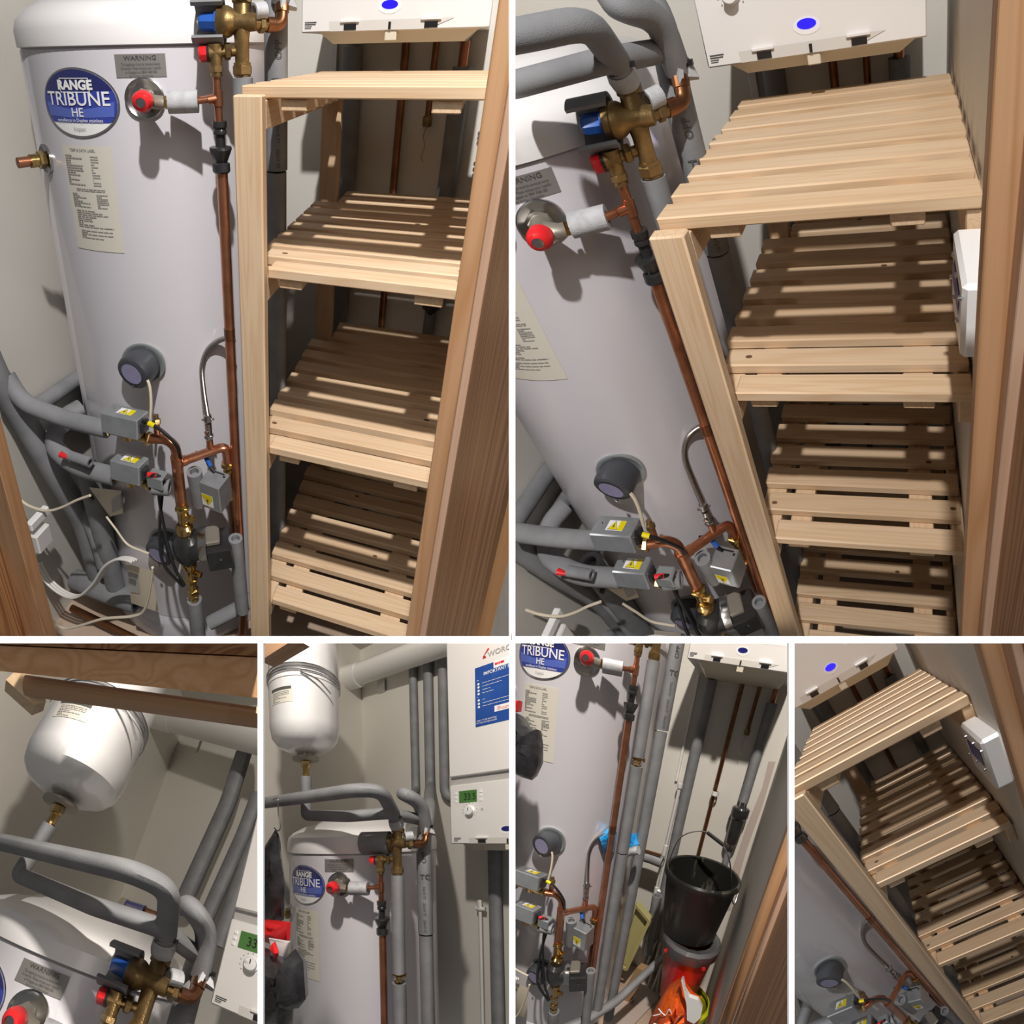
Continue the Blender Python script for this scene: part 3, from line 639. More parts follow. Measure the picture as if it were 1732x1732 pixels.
    foam_pipe('insulated_pipe', [(-.145, -.02, -1.02), (-.148, .0, -1.30), (-.150, .02, -1.62)], .034, 'thick upright foam pipe at the lower left', .05)
    foam_pipe('insulated_pipe', [(-.23, .02, -1.23), (-.18, .0, -1.32), (-.16, -.01, -1.45)], .024, 'short curved foam elbow at the lower left', .05)
    T = Node('lever_tap'); T.part('foam_cover', MB().tube([(-.115, -.11, -.900), (-.045, -.115, -.900)], .014, 16, hole=.6), 'foam')
    T.part('red_lever', MB().tube([(-.142, -.115, -.898), (-.118, -.118, -.900)], [.009, .005]), 'red', 'red lever')
    finish(T, 'small foam covered tap with red lever on the lower pipe', 'tap', 'red lever taps')
    # cables and electrics
    def cable(pts, r, m, lab, band=None, grp='cables', nm='cable'):
        T = Node(nm); T.part('sheath', MB().tube(spline(pts), r, 8), m)
        if band: T.part('marker_band', MB().tube(band[0], r*1.35, 10), band[1])
        finish(T, lab, 'cable', grp)
    cable([(.098, -.055, -.662), (.120, -.045, -.69), (.125, -.048, -.73), (.118, -.052, -.765)] if 0 else [(.112, -.042, -.632), (.124, -.045, -.665), (.126, -.05, -.71), (.122, -.055, -.755)], .0042, 'cream', 'cream cable dropping from the upper heater cap')
    cable([(.108, -.078, -.752), (.135, -.085, -.748), (.175, -.085, -.765), (.205, -.075, -.81), (.205, -.06, -.86)], .0048, 'black', 'black cable with yellow band from upper motorised valve', ([(.134, -.085, -.748), (.152, -.086, -.752)], 'yellow'))
    cable([(.108, -.10, -.902), (.135, -.105, -.900), (.150, -.10, -.90), (.162, -.085, -.93), (.13, -.07, -.99), (.14, -.08, -1.10), (.175, -.11, -1.20), (.205, -.11, -1.28)], .0048, 'black', 'black cable with red band from lower motorised valve', ([(.126, -.105, -.900), (.150, -.1, -.9)], 'red'))
    cable([(.268, .0, -.937), (.252, -.0, -.915), (.238, .01, -.895), (.215, .0, -.885)], .005, 'black', 'short cable with blue band from upright motorised valve', ([(.258, .0, -.92), (.240, .008, -.897)], 'blue'))
    cable([(.13, -.05, -1.0), (.125, -.08, -1.12), (.15, -.12, -1.2), (.20, -.11, -1.285)], .0048, 'black', 'second black cable hanging beside the pump')
    T = Node('cylinder_thermostat')
    T.part('case', MB().hexa([(-0.162, -0.01, -1.112), (-0.042, -0.01, -1.089), (-0.049, -0.01, -1.181), (-0.1, -0.01, -1.213)], [(-0.13, -0.045, -1.072), (-0.014, -0.045, -1.051), (-0.02, -0.045, -1.14), (-0.071, -0.045, -1.17)]), 'cream')
    T.part('dial', MB().lathe((-0.124, -0.045, -1.112), (0, -1, 0), [(.008, 0), (.008, .01), (0, .01)], 12), 'black_plastic')
    T.part('rating_plate', MB().hexa([(-0.057, -0.044, -1.101), (-0.019, -0.044, -1.064), (-0.025, -0.044, -1.123), (-0.06, -0.044, -1.151)], [(-0.054, -0.047, -1.097), (-0.016, -0.047, -1.061), (-0.023, -0.047, -1.12), (-0.057, -0.047, -1.147)]), 'boiler_grey')
    finish(T, 'cream thermostat box strapped to the lower left cylinder', 'thermostat', 'cylinder thermostats')
    T = Node('junction_box')
    T.part('case', MB().hexa([(-0.052, -0.03, -1.375), (0.039, -0.03, -1.374), (0.048, -0.03, -1.565), (-0.057, -0.03, -1.566)], [(-0.015, -0.075, -1.312), (0.072, -0.075, -1.311), (0.081, -0.075, -1.494), (-0.02, -0.075, -1.495)]), 'cream')
    T.part('cover', MB().hexa([(-0.013, -0.074, -1.353), (0.019, -0.074, -1.348), (0.017, -0.074, -1.436), (-0.016, -0.074, -1.442)], [(-0.01, -0.078, -1.348), (0.023, -0.078, -1.343), (0.02, -0.078, -1.43), (-0.013, -0.078, -1.436)]), 'boiler_grey')
    finish(T, 'cream junction box at the foot of the cylinder', 'junction box', 'junction boxes')
    T = Node('wiring_centre')
    T.part('case', MB().box((-0.295, -0.18, -1.251), (-0.236, -0.12, -1.181), .004), 'trunk_white')
    T.part('lid', MB().box((-0.266, -0.18, -1.133), (-0.244, -0.1, -1.161), .003), 'white')
    finish(T, 'white wiring box at the lower left edge', 'wiring box', 'white wiring boxes')
    A_ = lambda *p: p
    cable([(-0.328, -0.13, -1.1), (-0.288, -0.13, -1.12), (-0.223, -0.13, -1.117), (-0.163, -0.13, -1.084), (-0.104, -0.13, -1.039), (-0.054, -0.13, -1.006)], .004, 'cream', 'cream cable sagging from the left towards thermostat')
    cable([(-0.071, -0.06, -1.156), (-0.044, -0.06, -1.197), (-0.011, -0.06, -1.247), (0.039, -0.06, -1.258), (0.063, -0.06, -1.259)], .0035, 'cream', 'thin cream cable from thermostat to lower heater')
    for i, dz in enumerate((0, 5, 10)):
        cable([(-0.339, -0.12, -1.396), (-0.312, -0.12, -1.468), (-0.256, -0.12, -1.503), (-0.195, -0.12, -1.488), (-0.124, -0.12, -1.404), (-0.064, -0.12, -1.302), (-0.015, -0.12, -1.251), (0.021, -0.12, -1.237), (0.045, -0.12, -1.238)] if i == 0 else [V(q)+V((0, .012*i, -.009*i)) for q in [(-0.339, -0.12, -1.396), (-0.312, -0.12, -1.468), (-0.256, -0.12, -1.503), (-0.195, -0.12, -1.488), (-0.124, -0.12, -1.404), (-0.064, -0.12, -1.302), (-0.015, -0.12, -1.251), (0.021, -0.12, -1.237), (0.045, -0.12, -1.238)]], .0042, 'cable_white', 'white cable looping along the floor, %s of three' % ('front', 'middle', 'back')[i], grp='white looping cables')
    cable([(-0.319, -0.14, -1.619), (-0.269, -0.14, -1.647), (-0.203, -0.14, -1.609), (-0.085, -0.14, -1.517), (0.032, -0.14, -1.451), (0.079, -0.14, -1.398), (0.112, -0.14, -1.283), (0.127, -0.14, -1.205)], .0042, 'cream', 'cream cable lying along the bottom and up to heater')
    for i in range(3):
        o_ = [(-0.488, 0.02, -1.561), (-0.484, 0.02, -1.699), (-0.472, 0.02, -1.808), (-0.445, 0.02, -1.904)]
        cable([V(q)+V((.022*i, 0, .0)) for q in o_], .004, 'cable_white', 'white cable dropping to floor, %s of three' % ('left', 'middle', 'right')[i], grp='white dropping cables')
    one('copper_pipe', MB().tube([(-.32, -.035, -1.70), (-.04, -.06, -1.70), (.25, -.12, -1.705)], .012), 'copper_dull', 'dull copper pipe lying along the floor', 'pipe', 'floor copper pipes')
    if bay in 'ABE': foam_pipe('insulated_pipe', [(-.33, .02, -1.62), (-.2, .0, -1.60), (-.06, .0, -1.60)], .035, 'foam pipe lying on the floor at lower left', .03)

def boiler():
    T = Node('wall_boiler'); X0, X1, YF, Z0 = .367, .807, .444, .134
    if bay == 'D': X0 = .362
    T.part('main_case', MB().box((X0, YF-.004, .400), (X1, YB, 1.0), .004), 'boiler_white')
    p = T.part('control_panel', MB().box((X0, YF, Z0), (X1, YB, .368), .003), 'boiler_white')
    T.part('recess', MB().box((X0+.002, YF+.012, .366), (X1-.002, YB, .402)), 'boiler_grey')
    f = plane((0, YF, 0), (1, 0, 0), (0, 0, 1))
    d = p.part('display', MB().box((.401, YF-.001, .294), (.474, YF+.002, .342), .001), 'lcd', 'green lit display')
    if bay in 'CD': p.part('digits', MB().text(f, '33.5' if bay == 'D' else '33.5', .036, .0025, .446, .316, .8), 'black')
    p.part('button', MB().box((.383, YF-.002, .296), (.393, YF, .306), .001).box((.383, YF-.002, .312), (.393, YF, .322), .001).box((.383, YF-.002, .328), (.393, YF, .338), .001)
           .box((.483, YF-.002, .296), (.495, YF, .308), .001).box((.483, YF-.002, .312), (.495, YF, .324), .001).box((.483, YF-.002, .328), (.495, YF, .340), .001), 'white')
    k = p.part('dial', MB().lathe((.444, YF, .262), (0, -1, 0), [(.020, 0), (.020, .003), (.0165, .006), (.0155, .018), (0, .019)], 28), 'white')
    k.part('dial_mark', MB().box((.4425, YF-.0195, .262), (.4455, YF-.0188, .274)), 'ink')
    tk = MB()
    for i in range(11):
        a = math.radians(220-26*i); tk.grid(f, .003, .003, 1, 1, .0008, .444+.028*math.cos(a), .262+.028*math.sin(a))
    p.part('dial_scale', tk.grid(f, .010, .002, 1, 1, .0008, .493, .262).grid(f, .010, .002, 1, 1, .0008, .493, .267), 'ink_soft')
    o_ = p.part('status_button', MB().oval(f, .027, .0165, .0006, 32, .582, .186), 'white')
    o_.part('light_ring', MB().oval(f, .019, .0095, .0012, 32, .582, .189), 'led_blue' if bay in 'ABF' else 'oval_blue', 'blue oval light')
    r_ = MB().lines(f, .085, .014, 1, .0008, .72, .347, .8, 21).grid(f, .0012, .06, 1, 1, .0008, .775, .262)
    for i in range(4): r_.oval(f, .004, .004, .0008, 10, .668, .330-.022*i-.02)
    p.part('instruction_label', MB().grid(f, .126, .130, 1, 1, .0004, .718, .285), 'white'); p.part('red_print', r_, 'red')
    p.part('grey_print', MB().lines(f, .085, .012, 1, .0008, .722, .322, .55, 3).grid(f, .085, .0008, 1, 1, .0008, .722, .296).grid(f, .085, .0008, 1, 1, .0008, .722, .276).grid(f, .085, .0008, 1, 1, .0008, .722, .256), 'ink_soft')
    p.part('serial_print', MB().grid(f, .030, .0025, 1, 1, .0008, .391, .157).grid(f, .028, .0025, 1, 1, .0008, .390, .1525).grid(f, .018, .0018, 1, 1, .0008, .385, .148).grid(f, .016, .0018, 1, 1, .0008, .384, .144), 'ink')
    # lower edge: recess with two latches, drip tray under the case
    rc = MB(); 
    rc.add([(.440, YF-.0012, Z0+.002), (.675, YF-.0012, Z0+.002), (.731, YF-.0012, Z0+.0235), (.438, YF-.0012, Z0+.0235)], [(0, 1, 2, 3)])
    p.part('finger_recess', rc, 'boiler_white_shaded')  # flat quad, the recess shading is put into its colour
    for x in (.490, .680):
        q = p.part('latch', MB().box((x-.024, YF-.006, Z0+.020), (x+.022, YF, Z0+.026), .001), 'boiler_white')
        q.part('latch_slot', MB().box((x-.015, YF-.003, Z0+.004), (x+.015, YF, Z0+.017)), 'black')
    p.part('slot', MB().box((.582, YF-.003, Z0+.003), (.588, YF, Z0+.019)), 'black')
    tr = MB().hexa([(X0+.075, YF+.03, Z0-.026), (X1-.052, YF+.03, Z0-.026), (X1-.05, YB, Z0-.026), (X0+.05, YB, Z0-.026)], [(X0+.045, YF+.010, Z0), (X1-.02, YF+.010, Z0), (X1-.03, YB, Z0), (X0+.025, YB, Z0)])
    t = T.part('drip_tray', tr, 'boiler_tray', 'cream plastic tray under the boiler')
    t.part('tray_tab', MB().box((.574, YF+.002, Z0-.022), (.602, YF+.012, Z0+.002), .002), 'boiler_tray')
    if bay == 'D':
        P_ = T.part('notice', MB().add([f(.479, .800, .005), f(.477, .577, .005), f(.72, .577, .005), f(.72, .800, .005)], [(0, 1, 2, 3)]), 'poster_blue', 'blue notice sheet')
        w_ = MB().text(f, 'IMPORTANT PLEASE READ', .0175, .0062, .600, .768, .85, bold=.01).grid(f, .14, .022, 1, 1, .0062, .62, .628).grid(f, .07, .026, 1, 1, .0062, .585, .785+.005)
        for i, z in enumerate((.736, .724, .711, .699, .675, .662, .650)):
            w_.oval(f, .0045, .0045, .0062, 12, .492, z); w_.lines(f, .10, .006, 1, .0062, .556, z, .25, i)
        w_.text(f, 'ONLY TO BE REMOVED', .008, .0062, .520, .598, .9).text(f, 'BY THE HOUSEHOLDER', .008, .0062, .520, .589, .9).lines(f, .02, .005, 1, .0062, .497, .750, .5, 2).lines(f, .03, .005, 1, .0062, .501, .687, .5, 4)
        P_.part('notice_print', w_, 'white'); P_.part('box_print', MB().lines(f, .12, .015, 3, .0068, .62, .628, .3, 4).lines(f, .06, .012, 1, .0068, .585, .79, .7, 9), 'red')
        T.part('maker_badge', MB().text(f, 'WORCESTER', .026, .0062, .605, .834, 1.0, bold=.02), 'boiler_grey')
        T.part('maker_mark', MB().add([f(.512, .832, .007), f(.536, .855, .007), f(.531, .858, .007), f(.516, .838, .007), f(.509, .826, .007), f(.524, .826, .007)], [(0, 1, 2, 3), (0, 3, 4, 5)]), 'red')
    finish(T, 'white wall hung gas boiler with blue oval light', 'boiler', 'white wall boilers')

def back_pipes():
    foam_pipe('insulated_pipe', [(.446, .71, .10), (.446, .71, -.6), (.452, .71, -1.66)], .029, 'dark foam pipe under left side of boiler', .05)
    one('copper_pipe', MB().tube([(.594, .715, .11), (.592, .715, -1.68)], .011, 16), 'copper_dull', 'long copper pipe on the back wall under the boiler', 'pipe', 'boiler copper pipes')
    T = Node('copper_pipe'); T.part('pipe', MB().tube([(.676, .715, .11), (.674, .715, -.09)], .009, 14), 'copper_dull'); T.part('end_cap', MB().nut((.674, .712, -.10), (0, 0, 1), .014, .03), 'brass')
    T.part('hanging_string', MB().tube(spline([(.674, .71, -.115), (.668, .705, -.14), (.674, .705, -.17), (.668, .705, -.20), (.674, .705, -.215)]), .0012, 5), 'ink_soft')
    finish(T, 'short copper pipe with brass end cap under the boiler', 'pipe', 'short capped pipes')
    T = Node('insulated_pipe'); T.part('pipe_end', MB().tube([(.752, .71, .11), (.752, .71, .03)], .013), 'copper'); T.part('foam_sleeve', MB().tube([(.752, .71, .045), (.75, .71, -.44)], .026, 20, hole=.6), 'foam')
    finish(T, 'grey foam pipe under right side of boiler', 'insulated pipe', 'grey insulated pipes')
    T = Node('condensate_trap'); T.part('pipe_stub', MB().tube([(.75, .70, -.44), (.75, .70, -.475)], .014), 'steel')
    T.part('trap_cap', MB().lathe((.75, .69, 0), (0, 0, 1), [(0, -.462), (.04, -.466), (.046, -.475), (.046, -.515), (.038, -.53), (0, -.53)], 24), 'black_plastic')
    T.part('trap_bowl', MB().lathe((.75, .69, 0), (0, 0, 1), [(0, -.52), (.036, -.525), (.036, -.60), (.033, -.665), (.026, -.68), (.01, -.685), (.008, -.70), (0, -.70)], 24), 'black_plastic')
    finish(T, 'black plastic condensate trap low on back wall', 'trap', 'condensate traps')
    one('waste_pipe', MB().tube([(.75, .71, -.70), (.745, .71, -1.68)], .018), 'foam', 'grey waste pipe under the black trap', 'pipe', 'waste pipes')
    if bay in 'ABF':
        one('cable_trunking', MB().box((.375, .725, -.6), (.395, .74, .12), .001), 'trunk_white', 'narrow white trunking on back wall', 'trunking', 'cable trunking')

def room_thermostat():
    T = Node('room_thermostat')
    T.part('case', MB().box((.820, -.20, -.115), (.861, -.06, -.004), .006), 'white')
    f = plane((.820, -.13, -.05), (0, -1, 0), (0, 0, 1))
    T.part('screen', MB().grid(f, .085, .035, 1, 1, .0015, .0, .0), 'screen')
    for i in range(6): T.part('button', MB().lathe(f(-.062+.025*i, .025 if i % 2 else -.026, 0), (-1, 0, 0), [(.0035, 0), (.0035, .004), (0, .005)], 10), 'steel')
    finish(T, 'white room thermostat on the right wall', 'thermostat', 'room thermostats')

def vessel():
    T = Node('expansion_vessel'); c = V((.045, -.02, .035)); r = .118
    if bay == 'C': c = V((.022, -.02, .035)); r = .134
    T.part('shell', MB().lathe(c, (0, 0, 1), [(0, .428), (.03, .428), (r*.55, .436), (r*.8, .452), (r*.94, .475), (r, .515), (r, .86), (r*.92, .90), (r*.7, .93), (0, .95)], 48), 'vessel_white')
    T.part('seam', MB().lathe(c, (0, 0, 1), [(r, .642), (r+.002, .644), (r+.002, .652), (r, .654)], 48), 'vessel_white')
    T.part('flange', MB().lathe(c, (0, 0, 1), [(0, .405), (.044, .405), (.046, .409), (.046, .414), (.030, .418), (.028, .428), (0, .428)], 30), 'nickel')
    T.part('brass_nut', MB().nut(c+V((0, 0, .392)), (0, 0, 1), .018, .024).tube([c+V((0, 0, .41)), c+V((0, 0, .352))], .0125), 'brass_bright')
    T.part('pipe_stub', MB().tube([c+V((0, 0, .37)), c+V((0, 0, .338))], .011), 'copper')
    s = MB()
    for dz, ph in ((0, 0), (.010, .2), (-.010, .5)):
        s.tube([c+V(((r+.004)*math.cos(a), (r+.004)*math.sin(a), .662+dz+.010*math.sin(a*1+ph+2.4))) for a in [2*math.pi*k/48 for k in range(49)]], .0024, 8)
    s.tube(spline([c+V((r*.75, -r*.72, .652)), c+V((r*1.05, -r*.4, .630)), c+V((r*1.12, -.0, .60))]), .003, 8)
    T.part('strap', s, 'steel', 'metal strap round the vessel')
    a0 = math.radians(282 if bay == 'D' else 290)
    f = lambda u, v, off: c+V(((r+off)*math.cos(a0+u/r), (r+off)*math.sin(a0+u/r), .588+v))
    L_ = T.part('data_label', MB().grid(f, .088, .05, 10, 1, .0008), 'paper'); L_.part('label_band', MB().grid(f, .080, .009, 8, 1, .0014, 0, .019), 'ink')
    L_.part('label_print', MB().lines(f, .066, .034, 7, .0014, 0, -.006, .35, 5), 'ink_soft')
    finish(T, 'white expansion vessel held by a metal strap', 'expansion vessel', 'white expansion vessels')

# ---------------------------------------------------------------- things only one view shows
def bottom_left_extras():
    T = Node('flue_duct'); p = [(-0.343, 0.6, 1.4), (-0.189, 0.6, 1.351), (0.247, 0.6, 1.196), (0.447, 0.6, 1.126)]
    p0, p1, p2, p3 = [V(q) for q in p]
    T.part('duct_pipe', MB().tube([p0, p3], .082, 32), 'duct_white'); T.part('duct_collar', MB().tube([p0, p1], .089, 32), 'duct_white')
    finish(T, 'white round flue duct behind the expansion vessel', 'flue duct', 'white flue ducts')
    a, b = V((0.2529, -0.3437, 0.4391)), V((0.5204, -0.1769, 0.5108))
    one('hanging_rail', MB().tube([a, b], .0125, 18), 'door_pine', 'round wooden hanging rail in front of vessel', 'rail')
    q = [V(x) for x in [(0.2217, -0.3552, 0.443), (0.2293, -0.3548, 0.4556), (0.2459, -0.3449, 0.4612), (0.2678, -0.3189, 0.4374), (0.2559, -0.3232, 0.4266)]]
    n = len(q); M_ = MB().add([v for v in q]+[v+V((-.015, .012, -.004)) for v in q], [tuple(range(n)), tuple(range(2*n-1, n-1, -1))]+[(i, n+i, n+(i+1) % n, (i+1) % n) for i in range(n)])
    one('rail_bracket', M_, 'pine', 'wooden bracket holding the hanging rail', 'bracket')
    e = [(0.2523, -0.3995, 0.4465), (0.5069, -0.2579, 0.556), (0.5094, -0.2484, 0.5375), (0.2529, -0.3974, 0.4423), (0.515, -0.2272, 0.4963), (0.2563, -0.3844, 0.4172)]
    e = [V(x) for x in e]
    dd = V((0, .03, .06))
    T = Node('door_1'); T.part('door_head', MB().hexa([e[5], e[4], e[4]+dd, e[5]+dd], [e[3], e[2], e[2]+dd, e[3]+dd]), 'door_pine')
    T.part('head_lining', MB().hexa([e[3]+V((0, -.002, 0)), e[2]+V((0, -.002, 0)), e[2]+dd, e[3]+dd], [e[0]+V((0, -.1, 0)), e[1]+V((0, -.1, 0)), e[1]+dd, e[0]+dd]), 'plank_pine')
    finish(T, 'pine door head across the top', 'door frame', structure=True)
    one('duct_bracket', MB().box((-0.122, 0.8, 1.262), (-0.107, 0.79, 1.352), .002), 'steel', 'small metal bracket on wall below the duct', 'bracket')
    W2 = [(0.131, 0.8, 0.959), (0.064, 0.8, 0.459), (0.138, 0.8, 1.259)]
    foam_pipe('insulated_pipe', [W2[2], W2[0], W2[1]], .040, 'grey foam wall pipe behind the loop, leftmost of three', .05)
    foam_pipe('insulated_pipe', [(0.257, 0.8, 1.017), (0.239, 0.8, 0.813), (0.175, 0.8, 0.384)], .032, 'grey foam wall pipe behind the loop, middle of three', .05)
    foam_pipe('insulated_pipe', [(0.327, 0.75, 0.87), (0.295, 0.75, 0.685), (0.265, 0.75, 0.31)], .028, 'grey foam wall pipe behind the loop, rightmost of three', .05)
    T = Node('lever_tap'); q = [V(x) for x in [(0.082, 0.3, 0.303), (0.104, 0.3, 0.301), (0.167, 0.3, 0.3), (0.207, 0.3, 0.297)]]
    T.part('valve', MB().tube([q[0], q[1]], .014), 'nickel'); T.part('lever', MB().tube([q[1], q[2]], .013, 8), 'badge_dark', 'dark blue lever'); T.part('pipe', MB().tube([q[2], q[3]], .008), 'copper_dull')
    finish(T, 'small lever tap with blue handle behind pipes', 'tap')

def second_extras():
    T = Node('flue_duct'); q = [V(x) for x in [(-0.4, 0.62, 1.102), (-0.268, 0.62, 1.09), (0.291, 0.62, 1.062), (0.556, 0.62, 1.049)]]
    T.part('duct_pipe', MB().tube([q[0], q[3]], .058, 32), 'duct_white'); T.part('duct_collar', MB().tube([q[0], q[1]], .066, 32), 'duct_white')
    finish(T, 'white round flue duct running to the boiler', 'flue duct', 'white flue ducts')
    one('duct_bracket', MB().box((-0.22, 0.735, 1.008), (-0.17, 0.725, 1.079), .001), 'steel', 'small metal bracket on wall below the duct', 'bracket')
    T = Node('door_1'); e = [V(x) for x in [(0.397, -0.4, 0.544), (0.501, -0.4, 0.503), (0.396, -0.4, 0.503)]]
    T.part('door_head', MB().add(e+[v+V((0, .03, 0)) for v in e], [(0, 2, 1), (3, 4, 5), (0, 1, 4, 3), (1, 2, 5, 4), (2, 0, 3, 5)]), 'door_pine')
    finish(T, 'corner of the pine door head', 'door frame', structure=True)
    def bag(name, pix, y, m, lab, cat, dep=.05, grp=None):
        q = [V(p) for p in pix]; n = len(q); c = sum(q, V())/n
        vs = []; rings = ((1, 0), (.93, .35), (.75, .7), (.45, .95), (.15, 1.0)); r_ = random.Random(3)
        for s_, d_ in rings:
            for p in q: vs.append(c+(p-c)*s_+V((0, -dep*d_*(1+.25*r_.uniform(-1, 1)), 0)))
        fs = [(j*n+k, j*n+(k+1) % n, (j+1)*n+(k+1) % n, (j+1)*n+k) for j in range(4) for k in range(n)]+[tuple(range(4*n, 5*n))]
        b = len(vs); vs += [c+(p-c)*.85+V((0, dep*.5, 0)) for p in q]; fs += [(k, b+k, b+(k+1) % n, (k+1) % n) for k in range(n)]+[tuple(range(b, b+n))]
        one(name, MB().add(vs, fs), m, lab, cat, grp)
    bag('drawstring_bag', [(0.006, -0.12, 0.204), (0.022, -0.12, 0.188), (0.029, -0.12, 0.111), (0.048, -0.12, 0.016), (0.041, -0.12, -0.092), (-0.02, -0.12, -0.112), (-0.099, -0.12, -0.121), (-0.091, -0.12, 0.087), (-0.044, -0.12, 0.159)], 0, 'bag_black', 'black fabric bag hanging from the pipe hook', 'bag', .02)
    one('wire_hook', MB().tube(spline([(0.011, -0.13, 0.3), (0.038, -0.13, 0.298), (0.039, -0.13, 0.254), (0.05, -0.13, 0.21), (0.034, -0.13, 0.197), (0.014, -0.13, 0.207)]), .0022, 6), 'steel', 'thin wire hook over the left foam pipe', 'hook')
    bag('red_pouch', [(0.007, -0.16, -0.085), (0.135, -0.16, -0.074), (0.127, -0.16, -0.129), (0.066, -0.16, -0.159), (-0.033, -0.16, -0.159), (-0.031, -0.16, -0.101)], 0, 'red', 'red pouch in front of the cylinder left side', 'pouch', .02)
    bag('paper_packet', [(0.067, -0.19, -0.125), (0.175, -0.19, -0.115), (0.139, -0.19, -0.183), (0.086, -0.19, -0.181)], 0, 'white', 'white paper packet sticking out of the black bag', 'packet', .008)
    bag('hand_tool', [(0.117, -0.22, -0.134), (0.141, -0.22, -0.113), (0.16, -0.22, -0.142), (0.151, -0.22, -0.16)], 0, 'red', 'small red handled tool beside the white packet', 'tool', .008)
    bag('black_bag', [(0.034, -0.2, -0.153), (0.126, -0.2, -0.16), (0.182, -0.2, -0.165), (0.209, -0.2, -0.126), (0.241, -0.2, -0.151), (0.248, -0.2, -0.251), (0.217, -0.2, -0.284), (0.171, -0.2, -0.303), (0.158, -0.2, -0.361), (0.024, -0.2, -0.409)], 0, 'bag_black', 'shiny black bag with rolled top lower left', 'bag', .04)
    T = Node('waste_pipe'); T.part('pipe', MB().tube([(.372, .715, -.14), (.372, .715, -.9)], .0085), 'trunk_white'); T.part('joint', MB().tube([(.372, .71, -.145), (.372, .71, -.185)], .012).tube([(.355, .71, -.18), (.40, .71, -.18)], .010), 'trunk_white')
    finish(T, 'thin white plastic pipe beside the dark foam pipe', 'pipe', 'thin white waste pipes')

